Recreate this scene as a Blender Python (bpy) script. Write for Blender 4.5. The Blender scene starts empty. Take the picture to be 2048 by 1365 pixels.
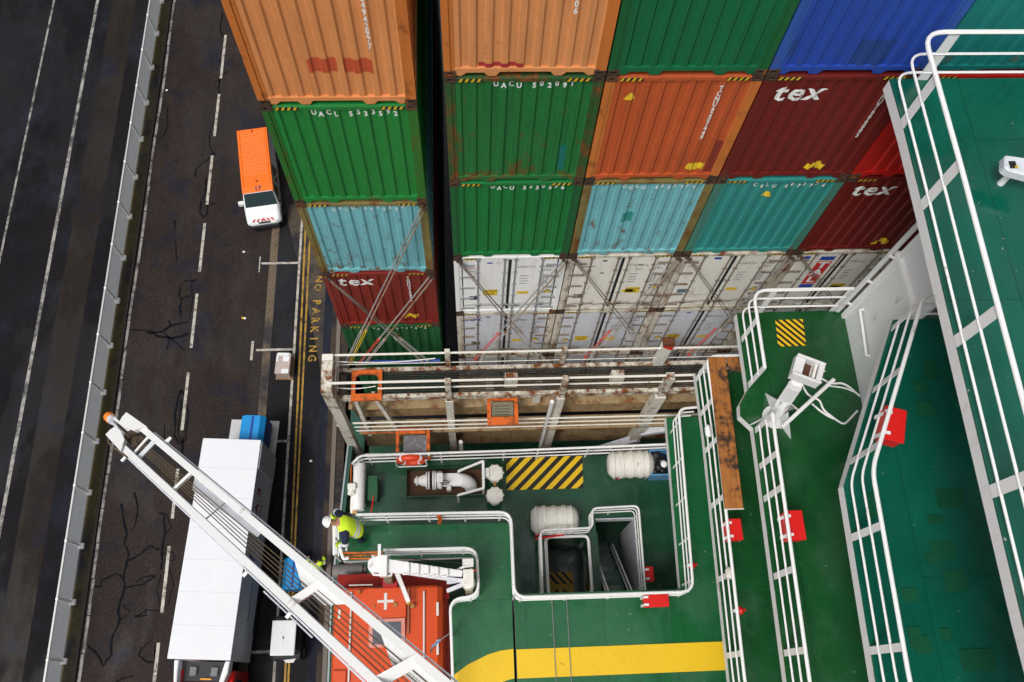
import bpy, bmesh, math, random
from mathutils import Vector, Matrix
random.seed(11)
C = bpy.context.scene.collection
SC = bpy.context.scene
# ---------------------------------------------------------------- camera, sky, sun, exposure
H = 41.0                                   # camera height above the quay, metres
CR = Vector((0.99853585, -0.03835495, 0.03814518))
CU = Vector((0.0210093, 0.92478634, 0.37990634))
CF = Vector((0.04984743, 0.3785487, -0.92423813))
FPX = 1726.24
camd = bpy.data.cameras.new('camera'); cam = bpy.data.objects.new('camera', camd); C.objects.link(cam)
camd.sensor_width = 36; camd.lens = FPX*36/2048; camd.clip_start = .1; camd.clip_end = 3000
cam.matrix_world = Matrix(((CR.x, CU.x, -CF.x, 0), (CR.y, CU.y, -CF.y, 0), (CR.z, CU.z, -CF.z, H), (0, 0, 0, 1)))
SC.camera = cam
W = bpy.data.worlds.new('World'); SC.world = W; W.use_nodes = True
wn, wl = W.node_tree.nodes, W.node_tree.links
sky = wn.new('ShaderNodeTexSky'); sky.sky_type = 'NISHITA'; sky.sun_disc = False
SUN_EL, SUN_AZ = 60, 222                   # degrees; azimuth clockwise from +Y
sky.sun_elevation = math.radians(SUN_EL); sky.sun_rotation = math.radians(SUN_AZ)
sky.air_density = 1.0; sky.dust_density = 4.0
hs = wn.new('ShaderNodeHueSaturation'); hs.inputs['Saturation'].default_value = .25
wl.new(sky.outputs[0], hs.inputs['Color']); wl.new(hs.outputs[0], wn['Background'].inputs['Color'])
wn['Background'].inputs['Strength'].default_value = .115
sd = bpy.data.lights.new('sun', 'SUN'); sd.energy = 1.5; sd.angle = math.radians(16); sd.color = (1, .97, .92)
sun = bpy.data.objects.new('sun', sd); C.objects.link(sun)
az, el = math.radians(SUN_AZ), math.radians(SUN_EL)
sun.rotation_euler = Vector((-math.sin(az)*math.cos(el), -math.cos(az)*math.cos(el), -math.sin(el))).to_track_quat('-Z', 'Y').to_euler()
sun.location = (-20, -20, 80)
SC.view_settings.view_transform = 'Standard'; SC.view_settings.look = 'None'
SC.view_settings.exposure = .38; SC.view_settings.gamma = 1; SC.view_settings.use_curve_mapping = False

# ---------------------------------------------------------------- survey: sight line of a photo pixel met with a level, a frontal or a side plane
def ray(u, v): return CR*((u-1024)/FPX) - CU*((v-682.5)/FPX) + CF
def at(u, v, d):                            # d = metres below the camera
    r = ray(u, v); r = r*(-d/r.z); return Vector((r.x, r.y, H-d))
def aty(u, v, y):
    r = ray(u, v); r = r*(y/r.y); return Vector((r.x, r.y, H+r.z))
def atx(u, v, x):
    r = ray(u, v); r = r*(x/r.x); return Vector((r.x, r.y, H+r.z))

# ---------------------------------------------------------------- materials
def S(r, g, b):
    f = lambda c: c/255/12.92 if c/255 <= .04045 else ((c/255+.055)/1.055)**2.4
    return (f(r), f(g), f(b))
class N:
    def __init__(s, name):
        s.m = bpy.data.materials.new(name); s.m.use_nodes = True; s.t = s.m.node_tree; s.n = s.t.nodes; s.l = s.t.links
        s.b = s.n['Principled BSDF']; s.co = s.n.new('ShaderNodeTexCoord'); s.oi = s.n.new('ShaderNodeObjectInfo')
        s.rv = s.n.new('ShaderNodeVectorMath'); s.rv.operation = 'SCALE'; s.rv.inputs[0].default_value = (91, 57, 73)
        s.l.new(s.oi.outputs['Random'], s.rv.inputs['Scale'])
        s.ad = s.n.new('ShaderNodeVectorMath'); s.ad.operation = 'ADD'
        s.l.new(s.co.outputs['Object'], s.ad.inputs[0]); s.l.new(s.rv.outputs[0], s.ad.inputs[1])
        s.vec = s.ad.outputs[0]
    def noise(s, scale, detail=6, rough=.6, stretch=None):
        v = s.vec
        if stretch:
            mp = s.n.new('ShaderNodeMapping'); mp.inputs['Scale'].default_value = stretch; s.l.new(v, mp.inputs[0]); v = mp.outputs[0]
        t = s.n.new('ShaderNodeTexNoise'); t.inputs['Scale'].default_value = scale; t.inputs['Detail'].default_value = detail
        t.inputs['Roughness'].default_value = rough; s.l.new(v, t.inputs['Vector']); return t.outputs['Fac']
    def ramp(s, fac, a, b, va=0., vb=1.):
        r = s.n.new('ShaderNodeMapRange'); r.inputs['From Min'].default_value = a; r.inputs['From Max'].default_value = b
        r.inputs['To Min'].default_value = va; r.inputs['To Max'].default_value = vb; s.l.new(fac, r.inputs['Value']); return r.outputs[0]
    def mix(s, fac, a, b):
        m = s.n.new('ShaderNodeMix'); m.data_type = 'RGBA'
        for k, x in ((0, fac), (6, a), (7, b)):
            if isinstance(x, (int, float)): m.inputs[k].default_value = x
            elif isinstance(x, tuple): m.inputs[k].default_value = (*x, 1)
            else: s.l.new(x, m.inputs[k])
        return m.outputs[2]
    def mul(s, a, b):
        m = s.n.new('ShaderNodeMath'); m.operation = 'MULTIPLY'
        for k, x in ((0, a), (1, b)):
            if isinstance(x, (int, float)): m.inputs[k].default_value = x
            else: s.l.new(x, m.inputs[k])
        return m.outputs[0]
    def bump(s, h, st, dist=.02):
        b = s.n.new('ShaderNodeBump'); b.inputs['Strength'].default_value = st; b.inputs['Distance'].default_value = dist
        s.l.new(h, b.inputs['Height']); s.l.new(b.outputs[0], s.b.inputs['Normal'])
RUST = (.075, .022, .007); RUST2 = (.24, .075, .014)
_mc = {}
def paint(name, col, rough=.45, var=.25, dirt=.25, rust=0., streak=.25, dirtcol=None, metal=0., bump=.15, sc=1., low=0.):
    if name in _mc: return _mc[name]
    k = N(name); dirtcol = dirtcol or tuple(x*.38+.004 for x in col)
    c = k.mix(k.ramp(k.noise(1.1*sc, 6), .3, .72, 0, var), col, tuple(min(1, x*.6+.004) for x in col))
    c = k.mix(k.ramp(k.noise(.5*sc, 3), .42, .66, 0, var*.6), c, tuple(min(1, x*1.15+.006) for x in col))
    if streak: c = k.mix(k.ramp(k.noise(1.6*sc, 5, .6, (5, 5, .28)), .48, .78, 0, streak), c, dirtcol)
    f = k.noise(9*sc, 8, .7)
    c = k.mix(k.ramp(f, .52, .78, 0, dirt), c, dirtcol)
    if rust:
        n1 = k.noise(2.3*sc, 9, .68, (1, 1, .7)); th = .72-.26*rust
        if low:                             # rust starts along the bottom rail, where water stands
            sp = k.n.new('ShaderNodeSeparateXYZ'); k.l.new(k.co.outputs['Object'], sp.inputs[0]); ad = k.n.new('ShaderNodeMath'); ad.operation = 'ADD'
            k.l.new(n1, ad.inputs[0]); k.l.new(k.ramp(sp.outputs['Z'], .1, .75, low, 0), ad.inputs[1]); n1 = ad.outputs[0]
        mk = k.ramp(n1, th, th+.07)
        rc = k.mix(k.ramp(k.noise(14*sc, 4), .35, .65), RUST, RUST2)
        c = k.mix(mk, c, rc)
        halo = k.ramp(n1, th-.06, th, 0, .5); c2 = k.mix(halo, c, (.12, .05, .016)); c = k.mix(mk, c2, c)
    k.l.new(c, k.b.inputs['Base Color'])
    k.l.new(k.ramp(f, .3, .8, max(.05, rough-.1), min(1, rough+.2)), k.b.inputs['Roughness'])
    k.b.inputs['Metallic'].default_value = metal; k.b.inputs['Specular IOR Level'].default_value = .35
    if bump: k.bump(f, bump, .01)
    _mc[name] = k.m; return k.m
def plain(name, col, rough=.5, metal=0.):
    return paint(name, col, rough, .12, .08, 0, .0, metal=metal, bump=.05)

# ---------------------------------------------------------------- mesh builder
def off(o):
    v = Vector((0, 0, 0))
    while o is not None: v += o.location; o = o.parent
    return v
def frame(d, up=(0, 0, 1)):
    d = d.normalized(); u = Vector(up)
    if abs(d.dot(u.normalized())) > .98: u = Vector((0, 1, 0)) if abs(d.y) < .9 else Vector((1, 0, 0))
    s = d.cross(u).normalized(); return s, s.cross(d).normalized()
class MB:
    def __init__(s): s.v = []; s.f = []; s.m = []
    def add(s, v, f, mi=0):
        o = len(s.v); s.v += [Vector(p) for p in v]; s.f += [tuple(i+o for i in q) for q in f]; s.m += [mi]*len(f); return s
    def box(s, x0, y0, z0, x1, y1, z1, mi=0):
        return s.add([(x0, y0, z0), (x1, y0, z0), (x1, y1, z0), (x0, y1, z0), (x0, y0, z1), (x1, y0, z1), (x1, y1, z1), (x0, y1, z1)],
                     [(0, 3, 2, 1), (4, 5, 6, 7), (0, 1, 5, 4), (1, 2, 6, 5), (2, 3, 7, 6), (3, 0, 4, 7)], mi)
    def bar(s, p, q, w, h, up=(0, 0, 1), mi=0, w2=None, h2=None):
        p, q = Vector(p), Vector(q); a, b = frame(q-p, up); w2 = w if w2 is None else w2; h2 = h if h2 is None else h2; v = []
        for (c, ww, hh) in ((p, w, h), (q, w2, h2)):
            v += [c-a*ww/2-b*hh/2, c+a*ww/2-b*hh/2, c+a*ww/2+b*hh/2, c-a*ww/2+b*hh/2]
        return s.add(v, [(0, 1, 2, 3), (7, 6, 5, 4), (0, 4, 5, 1), (1, 5, 6, 2), (2, 6, 7, 3), (3, 7, 4, 0)], mi)
    def tube(s, pts, r, n=8, mi=0, closed=False):
        pts = [Vector(p) for p in pts]; k = len(pts); v = []; f = []; a = None
        for i, p in enumerate(pts):
            d = (pts[(i+1) % k]-pts[i-1]) if closed else (pts[min(i+1, k-1)]-pts[max(i-1, 0)])
            d = d.normalized()
            if a is None: a, b = frame(d)
            else:
                a = (a-d*a.dot(d)).normalized(); b = d.cross(a)
            rr = r[i] if isinstance(r, (list, tuple)) else r
            v += [p+(a*math.cos(2*math.pi*j/n)+b*math.sin(2*math.pi*j/n))*rr for j in range(n)]
        for i in range(k if closed else k-1):
            i2 = (i+1) % k
            f += [(i*n+j, i*n+(j+1) % n, i2*n+(j+1) % n, i2*n+j) for j in range(n)]
        if not closed: f += [tuple(range(n))[::-1], tuple((k-1)*n+j for j in range(n))]
        return s.add(v, f, mi)
    def lathe(s, o, axis, prof, n=20, mi=0):
        o = Vector(o); d = Vector(axis).normalized(); a, b = frame(d); v = []; f = []; k = len(prof)
        for (t, r) in prof: v += [o+d*t+(a*math.cos(2*math.pi*j/n)+b*math.sin(2*math.pi*j/n))*max(r, .0005) for j in range(n)]
        for i in range(k-1): f += [(i*n+j, i*n+(j+1) % n, (i+1)*n+(j+1) % n, (i+1)*n+j) for j in range(n)]
        f += [tuple(range(n))[::-1], tuple((k-1)*n+j for j in range(n))]
        return s.add(v, f, mi)
    def ball(s, c, r, sc=(1, 1, 1), n=12, mi=0):
        v = []; f = []; c = Vector(c); m = n//2
        for i in range(m+1):
            th = math.pi*i/m
            v += [c+Vector((math.sin(th)*math.cos(2*math.pi*j/n)*sc[0], math.sin(th)*math.sin(2*math.pi*j/n)*sc[1], math.cos(th)*sc[2]))*r for j in range(n)]
        for i in range(m): f += [(i*n+j, i*n+(j+1) % n, (i+1)*n+(j+1) % n, (i+1)*n+j) for j in range(n)]
        return s.add(v, f, mi)
    def prism(s, poly, vec, mi=0):
        k = len(poly); p = [Vector(q) for q in poly]; vec = Vector(vec)
        return s.add(p+[q+vec for q in p], [tuple(range(k))[::-1], tuple(range(k, 2*k))]+[(i, (i+1) % k, k+(i+1) % k, k+i) for i in range(k)], mi)
    def slab(s, xy, z0, z1, mi=0):
        return s.prism([(p[0], p[1], z0) for p in xy], (0, 0, z1-z0), mi)
    def face(s, pts, mi=0): return s.add(pts, [tuple(range(len(pts)))], mi)
    def mesh(s, name, o=Vector((0, 0, 0)), bevel=0, seg=1, smooth=False, merge=False):
        me = bpy.data.meshes.new(name); me.from_pydata([tuple(p-o) for p in s.v], [], s.f)
        me.polygons.foreach_set('material_index', s.m)
        bm = bmesh.new(); bm.from_mesh(me)
        if merge: bmesh.ops.remove_doubles(bm, verts=bm.verts, dist=.0005)
        bmesh.ops.recalc_face_normals(bm, faces=bm.faces)
        if bevel:
            e = [x for x in bm.edges if len(x.link_faces) == 2 and x.calc_face_angle(0) > .6]
            bmesh.ops.bevel(bm, geom=e, offset=bevel, segments=seg, profile=.5, affect='EDGES', clamp_overlap=True)
        if smooth:
            for q in bm.faces: q.smooth = True
            for x in bm.edges: x.smooth = x.calc_face_angle(0) < .7 if len(x.link_faces) == 2 else False
        bm.to_mesh(me); bm.free(); return me
    def build(s, name, mat, parent=None, bevel=0, seg=1, smooth=False, local=False, label=None, merge=False):
        me = s.mesh(name, Vector((0, 0, 0)) if local else off(parent), bevel, seg, smooth, merge)
        for m in (mat if isinstance(mat, list) else [mat]): me.materials.append(m)
        o = bpy.data.objects.new(name, me); C.objects.link(o); o.parent = parent
        if label: o['label'] = label
        return o
def put(name, me, mat, parent, loc=None, label=None):         # another object on shared mesh data with a paint of its own
    o = bpy.data.objects.new(name, me); C.objects.link(o); o.parent = parent
    mats = mat if isinstance(mat, list) else [mat]
    if not me.materials:
        for m in mats: me.materials.append(m)
    for i, m in enumerate(mats): o.material_slots[i].link = 'OBJECT'; o.material_slots[i].material = m
    if loc: o.location = loc
    if label: o['label'] = label
    return o
def tag(o, label, cat, group=None):
    o['label'] = label; o['category'] = cat
    if group: o['group'] = group
    return o
def thing(name, label, cat, loc=(0, 0, 0), group=None, rz=0):
    o = bpy.data.objects.new(name, None); C.objects.link(o); o.location = loc; o.rotation_euler = (0, 0, rz); o.empty_display_size = .3
    return tag(o, label, cat, group)
def struct(o, label=None, cat=None, kind='structure'):
    o['kind'] = kind
    if label: o['label'] = label
    if cat: o['category'] = cat
    return o
def copy_tree(o, parent=None):
    c = o.copy(); C.objects.link(c); c.parent = parent
    for ch in list(o.children): copy_tree(ch, c)
    return c
def fillet(pts, r, n=5):
    pts = [Vector(p) for p in pts]; out = [pts[0]]
    for i in range(1, len(pts)-1):
        p = pts[i]; a = (pts[i-1]-p); b = (pts[i+1]-p); rr = min(r, a.length*.45, b.length*.45)
        p0 = p+a.normalized()*rr; p1 = p+b.normalized()*rr
        for k in range(n+1):
            t = k/n; out.append(p0*(1-t)**2+p*2*t*(1-t)+p1*t*t)
    return out+[pts[-1]]
_tc = {}
def text2d(s, size=1., bold=.02, shear=0., sx=1.):               # flat letter geometry, centred, in metres
    key = (s, bold, shear)
    if key not in _tc:
        cu = bpy.data.curves.new('t', 'FONT'); cu.body = s; cu.size = 1; cu.offset = bold; cu.shear = shear; cu.resolution_u = 2
        cu.align_x = 'CENTER'; cu.align_y = 'CENTER'
        ob = bpy.data.objects.new('t', cu); me = ob.to_mesh()
        _tc[key] = ([tuple(v.co[:2]) for v in me.vertices], [tuple(p.vertices) for p in me.polygons])
        ob.to_mesh_clear(); bpy.data.objects.remove(ob); bpy.data.curves.remove(cu)
    v, f = _tc[key]; return [(x*size*sx, y*size) for x, y in v], f
def lettering(mb, s, o, xa, ya, size, bold=.02, shear=0., sx=1., mi=0):   # text on a plane
    v, f = text2d(s, size, bold, shear, sx); o, xa, ya = Vector(o), Vector(xa), Vector(ya)
    mb.add([o+xa*x+ya*y for x, y in v], f, mi)
# ---------------------------------------------------------------- the quay
def asphalt(name, c, c2, sc=1., rough=.55):
    k = N(name)
    f = k.noise(13*sc, 10, .8); g = k.noise(.35*sc, 5, .6); h = k.noise(1.3, 6, .6, (1, .12, 1))
    col = k.mix(k.ramp(g, .35, .65), c, c2)
    col = k.mix(k.ramp(f, .5, .72, 0, .75), col, tuple(min(1, x*2.6+.012) for x in c))
    col = k.mix(k.ramp(h, .5, .75, 0, .55), col, tuple(x*.45 for x in c))
    col = k.mix(k.ramp(k.noise(.45, 6, .65), .52, .64, 0, .8), col, (.013, .014, .024)); col = k.mix(k.ramp(k.noise(1.8, 7, .7), .58, .74, 0, .7), col, tuple(x*.4 for x in c))  # wet patches, with a bluish sky sheen put into the colour
    k.l.new(col, k.b.inputs['Base Color']); 
    k.bump(f, .35, .012); wt = k.noise(.30, 6, .62, (1, .45, 1)); k.l.new(k.ramp(wt, .50, .68, .10, .42), k.b.inputs['Specular IOR Level']); k.l.new(k.ramp(wt, .48, .64, rough+.2, .12), k.b.inputs['Roughness']); return k.m
M_ROAD = asphalt('road_asphalt', (.0265, .0195, .0165), (.019, .0140, .0130))
M_YARD = asphalt('yard_asphalt', (.0048, .0046, .0066), (.0085, .0070, .0072))
M_NEW = asphalt('fresh_tarmac', (.011, .0105, .012), (.014, .013, .014))
M_CONC = asphalt('quay_concrete', (.075, .06, .045), (.06, .048, .038))
M_EDGE = asphalt('quay_beam', (.045, .033, .024), (.06, .045, .034))
M_DARKSTRIP = asphalt('crane_rail_slot', (.014, .016, .026), (.010, .012, .02))
M_VERGE = asphalt('verge_dirt', (.055, .045, .020), (.04, .034, .016))
M_SEAL = plain('crack_sealant', (.006, .0065, .009), .9); M_SEAL.node_tree.nodes['Principled BSDF'].inputs['Specular IOR Level'].default_value = .08
def worn(name, col, back, amt=.5, sc=3.):
    k = N(name); f = k.noise(sc, 9, .75)
    k.l.new(k.mix(k.ramp(f, .40+.2*amt-.08, .46+.2*amt), back, col), k.b.inputs['Base Color']); k.b.inputs['Roughness'].default_value = .6; return k.m
M_LINE = worn('road_paint', (.43, .40, .345), (.09, .075, .062), .30)
M_LINEW = worn('worn_road_paint', (.30, .285, .265), (.05, .046, .043), .45, 1.6)
M_YEL = worn('yellow_road_paint', (.40, .225, .02), (.09, .055, .018), .35)
def Gd(poly, name, mat, z, label, px=False, dz=0.004):
    mb = MB(); pts = [at(u, v, H-z) for u, v in poly] if px else [Vector((x, y, z)) for x, y in poly]
    mb.face(pts); o = mb.build(name, mat); struct(o, label, 'ground'); return o
g = MB(); g.box(-900, -500, -12, -6.15, 1200, 0); struct(g.build('quay_ground', M_ROAD), 'dark brown asphalt road along the quay', 'road')
g = MB(); g.face([(-900, -600, -9), (900, -600, -9), (900, 1200, -9), (-900, 1200, -9)])
kw = N('harbour_water'); kw.b.inputs['Base Color'].default_value = (.012, .022, .022, 1); kw.b.inputs['Roughness'].default_value = .12; kw.bump(kw.noise(1.2, 5), .4, .1)
struct(g.build('water', kw.m), 'dark harbour water between quay and hull', 'water')
Gd([(-400, -120), (-18.45, -120), (-18.45, 400), (-400, 400)], 'yard', M_YARD, .004, 'blue black asphalt yard left of the mesh fence')
Gd([(-18.45, -60), (-17.45, -60), (-17.45, 200), (-18.45, 200)], 'verge', M_VERGE, .008, 'olive dirt verge at the foot of the mesh fence')
Gd([(-21.1, -60), (-19.9, -60), (-19.5, 40), (-19.2, 200), (-20.6, 200), (-20.9, 40)], 'track', asphalt('dusty_track', (.014, .0105, .0085), (.020, .015, .012)), .008, 'dusty brown wheel track left of the fence')
# bay strip of fresh tarmac with a slanting edge to pale concrete
Gd([(-10.15, 24.2), (-9.55, 24.6), tuple(at(575, 437, H)[:2]), tuple(at(597, 530, H)[:2]), tuple(at(601, 555, H)[:2]), tuple(at(633, 694, H)[:2]), tuple(at(640, 735, H)[:2]), (-7.42, 14.5), (-7.42, -30), (-10.15, -30)], 'bay_tarmac', M_NEW, .004, 'black tarmac parking bays beside the quay edge')
Gd([(-10.42, 25.0), (-10.02, 25.0), (-10.02, -30), (-10.42, -30)], 'service_trench', asphalt('trench_concrete', (.135, .10, .066), (.095, .072, .05)), .008, 'pale concrete service trench cover along the bays')
Gd([tuple(at(575, 437, H)[:2]), tuple(at(597, 530, H)[:2]), tuple(at(633, 694, H)[:2]), tuple(at(640, 735, H)[:2]), (-7.42, 14.5), (-7.42, 60), (-9.3, 60)], 'quay_apron', M_CONC, .008, 'grey brown concrete apron under the NO PARKING lettering')
Gd([(-7.42, -60), (-7.02, -60), (-7.02, 200), (-7.42, 200)], 'crane_rail_slot', M_DARKSTRIP, .012, 'dark blue slot of the crane rail')
Gd([(-7.02, -60), (-6.15, -60), (-6.15, 200), (-7.02, 200)], 'quay_edge', M_EDGE, .008, 'brown concrete beam at the quay edge')
g = MB(); g.box(-6.75, -60, .008, -6.55, 200, .07); struct(g.build('kerb', plain('kerb_stone', (.16, .13, .11), .7)), 'low stone kerb at the quay edge', 'kerb')
g = MB(); g.box(-17.5, -60, .0, -17.38, 200, .10); struct(g.build('kerb', plain('dark_kerb', (.02, .016, .013), .7)), 'dark kerb beside the verge', 'kerb')
def strip(mb, x, y0, y1, w, z): mb.face([(x-w/2, y0, z), (x+w/2, y0, z), (x+w/2, y1, z), (x-w/2, y1, z)])
g = MB()
for a, b in ((-60, -50), (71, 158), (189, 273), (312, 410), (447, 544), (588, 696), (745, 860), (937, 1036), (1091, 1224), (1283, 1420)):
    y0, y1 = at(400, b, H).y, at(400, a, H).y
    strip(g, -14.0, y0, y1, .145, .016)
for i in range(14): strip(g, -14.0, 41+i*3.8, 43.7+i*3.8, .17, .016)
struct(g.build('road_marking', M_LINE), 'broken white lane line', 'road marking')
g = MB()
for i in range(60): strip(g, -17.24+.03*math.sin(i), -20+i*1.6, -20+i*1.6+1.55, .13, .016)
strip(g, -21.78, -40, 160, .17, .016); strip(g, -24.33, -40, 160, .11, .016)
struct(g.build('road_marking', M_LINEW), 'worn white edge lines', 'road marking')
g = MB()
strip(g, -8.85, -30, 24.2, .12, .016)
for u0, v0, u1, v1 in ((523, 527, 597, 527), (512, 703, 587, 697), (545, 884, 578, 882), (500, 1306, 560, 1302)):
    a, b = at(u0, v0, H), at(u1, v1, H); y = (a.y+b.y)/2; g.face([(a.x, y-.06, .016), (b.x, y-.06, .016), (b.x, y+.06, .016), (a.x, y+.06, .016)])
a, b = at(511, 683, H), at(508, 721, H); strip(g, -10.95, b.y, a.y, .13, .020)
a, b = at(524, 514, H), at(522, 545, H); strip(g, -10.92, b.y, a.y, .06, .020)
strip(g, -9.45, 27.05, 27.2, .8, .016)
struct(g.build('bay_marking', M_LINE), 'white parking bay lines', 'road marking')
g = MB()
for (xa, xb) in ((-8.60, -8.50), (-8.36, -8.30)):
    k_ = (xb-xa)/(12.35-20.5); X = lambda y: xa+k_*(y-20.5)
    for i in range(28):
        y0 = -16+i*1.6; y1 = y0+1.6
        g.face([(X(y0)-.045, y0, .020), (X(y0)+.045, y0, .020), (X(y1)+.045, y1, .020), (X(y1)-.045, y1, .020)])
for i, (ch, px_) in enumerate(zip('NOPARKING', (559, 576, 605, 623, 641, 659, 678, 698, 717))):
    y = at(632, px_, H).y; x = -7.83+(y-20.49)*.03+.02
    lettering(g, ch, (x, y, .024), (0, -1, 0), (1, 0, 0), .56, .025, 0, .92)
struct(g.build('yellow_marking', M_YEL), 'double yellow lines and NO PARKING lettering', 'road marking')
g = MB()
def crack(pts, w):
    p = [at(u, v, H) for u, v in pts]; q = []
    for i in range(len(p)-1):
        n_ = max(2, int((p[i+1]-p[i]).length/.35)); d = (p[i+1]-p[i]); s_ = Vector((-d.y, d.x, 0)).normalized()
        for k in range(n_): q.append(p[i]+d*k/n_+s_*random.uniform(-.045, .045))
    q.append(p[-1])
    L_, R_ = [], []
    for i, a in enumerate(q):
        d = (q[min(i+1, len(q)-1)]-q[max(0, i-1)]).normalized(); s_ = Vector((-d.y, d.x, 0)); ww = w*random.uniform(.45, 1.05)/2
        L_.append(a+s_*ww+Vector((0, 0, .012))); R_.append(a-s_*ww+Vector((0, 0, .012)))
    for i in range(len(q)-1): g.face([L_[i], R_[i], R_[i+1], L_[i+1]])
for pts, w in (
  ([(258, 660), (290, 662), (300, 668), (325, 663), (342, 652), (378, 645)], .13), ([(300, 660), (315, 672), (345, 676), (376, 668)], .16), ([(330, 667), (345, 683), (370, 703)], .09), ([(338, 640), (341, 655)], .08), ([(336, 680), (334, 700)], .08),
  ([(394, 560), (372, 562), (360, 575), (358, 590), (364, 598), (380, 593)], .11), ([(364, 598), (361, 615), (361, 632)], .13), ([(384, 560), (384, 600), (380, 640)], .07),
  ([(446, 25), (440, 60), (447, 75)], .10), ([(440, 120), (444, 150), (438, 165)], .12), ([(443, 140), (438, 170), (436, 180), (440, 186)], .14), ([(455, 142), (444, 153)], .08),
  ([(432, 235), (421, 260), (420, 290), (426, 308)], .07), ([(421, 308), (430, 308)], .16), ([(418, 316), (404, 328), (392, 338), (389, 355)], .09),
  ([(412, 355), (408, 395), (400, 405), (430, 409)], .09), ([(403, 405), (398, 425), (406, 438), (416, 425), (415, 408)], .11), ([(350, 440), (349, 462)], .12), ([(350, 480), (355, 522)], .08),
  ([(320, 205), (335, 215), (335, 250), (325, 275), (312, 285)], .07),
  ([(243, 1008), (250, 1050), (254, 1068), (249, 1085), (256, 1110), (255, 1128), (247, 1158)], .14), ([(270, 985), (276, 1020), (270, 1050), (262, 1062)], .10), ([(257, 1122), (280, 1108), (300, 1093), (318, 1100)], .12),
  ([(247, 1158), (232, 1148), (215, 1155), (200, 1165), (203, 1172), (185, 1173)], .10), ([(247, 1158), (250, 1176), (240, 1200), (238, 1225), (240, 1240), (226, 1270), (222, 1310), (208, 1332), (190, 1305), (176, 1290)], .13),
  ([(250, 1176), (275, 1173), (300, 1162), (314, 1152)], .11), ([(272, 1166), (285, 1156), (300, 1153), (310, 1151)], .08), ([(245, 1210), (260, 1222), (243, 1240)], .08), ([(270, 1235), (292, 1220), (294, 1233), (270, 1235)], .10), ([(292, 1220), (322, 1222)], .07),
  ([(328, 1030), (330, 1065), (325, 1105), (322, 1140)], .12), ([(318, 1028), (335, 1030), (342, 1055), (330, 1070)], .07), ([(324, 1110), (345, 1105), (352, 1115), (342, 1125), (328, 1120)], .06), ([(324, 1150), (316, 1180), (320, 1215)], .06), ([(335, 1130), (346, 1170), (338, 1210), (327, 1215)], .05),
  ([(305, 1280), (285, 1295), (278, 1312), (290, 1322), (310, 1325)], .08), ([(310, 1290), (307, 1365)], .08), ([(230, 1365), (266, 1352)], .06),
  ([(361, 780), (352, 815), (350, 870), (358, 890), (371, 880), (377, 830), (370, 790), (362, 782)], .12), ([(362, 800), (356, 850), (360, 885)], .08), ([(330, 848), (328, 880)], .06), ([(366, 876), (364, 910)], .2)):
    crack(pts, w)
struct(g.build('crack_sealant', M_SEAL), 'black bitumen lines sealing cracks in the road', 'road repair')
# puddle sheen and wet stains
# ---------------------------------------------------------------- mesh fence along the road
M_GALV = plain('galvanised', (.55, .55, .54), .4, .3)
kf = N('fence_mesh'); tr = kf.n.new('ShaderNodeBsdfTransparent'); ms = kf.n.new('ShaderNodeMixShader')
kf.b.inputs['Base Color'].default_value = (.42, .44, .46, 1); kf.b.inputs['Roughness'].default_value = .5
def wave(k, axis, sc):
    w_ = k.n.new('ShaderNodeTexWave'); w_.bands_direction = axis; w_.inputs['Scale'].default_value = sc; k.l.new(k.co.outputs['Object'], w_.inputs[0]); return w_.outputs['Fac']
mx = kf.n.new('ShaderNodeMath'); mx.operation = 'MAXIMUM'; kf.l.new(wave(kf, 'Y', 4.2), mx.inputs[0]); kf.l.new(wave(kf, 'Z', 4.2), mx.inputs[1])
kf.l.new(kf.ramp(mx.outputs[0], .35, .7, .70, 1.0), ms.inputs[0]); tl_ = kf.n.new('ShaderNodeBsdfTranslucent'); tl_.inputs[0].default_value = (.50, .52, .54, 1); m2_ = kf.n.new('ShaderNodeMixShader'); m2_.inputs[0].default_value = .5; kf.l.new(kf.b.outputs[0], m2_.inputs[1]); kf.l.new(tl_.outputs[0], m2_.inputs[2]); kf.l.new(tr.outputs[0], ms.inputs[1]); kf.l.new(m2_.outputs[0], ms.inputs[2])
kf.l.new(ms.outputs[0], kf.n['Material Output'].inputs['Surface'])
fen = thing('mesh_fence', 'long grey welded mesh fence on white posts beside the road', 'fence', (-18, 20, 0))
FH = 1.55
g = MB(); g.face([(-18.005, -8, .1), (-18.005, 80, .1), (-18.005, 80, FH-.03), (-18.005, -8, FH-.03)]); g.build('mesh_panel', kf.m, fen)
g = MB(); g.box(-18.05, -8, FH-.03, -17.97, 80, FH+.02); g.build('top_rail', M_GALV, fen)
y = 2.09-2.48*3
pm = MB(); pm.box(-.045, -.045, 0, .045, .045, FH+.06); pm.box(-.02, -.05, FH-.1, .06, .05, FH+.0); pmm = pm.mesh('post')
bm_ = MB(); bm_.box(-.1, -.13, 0, .17, .13, .18); bmm = bm_.mesh('foot', bevel=.02)
M_PAINTW = plain('post_white', (.85, .84, .80), .5)
while y < 75:
    p = put('post', pmm, M_PAINTW, fen, (0, y-20, 0)); put('foot', bmm, M_PAINTW, p); y += 2.48

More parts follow.
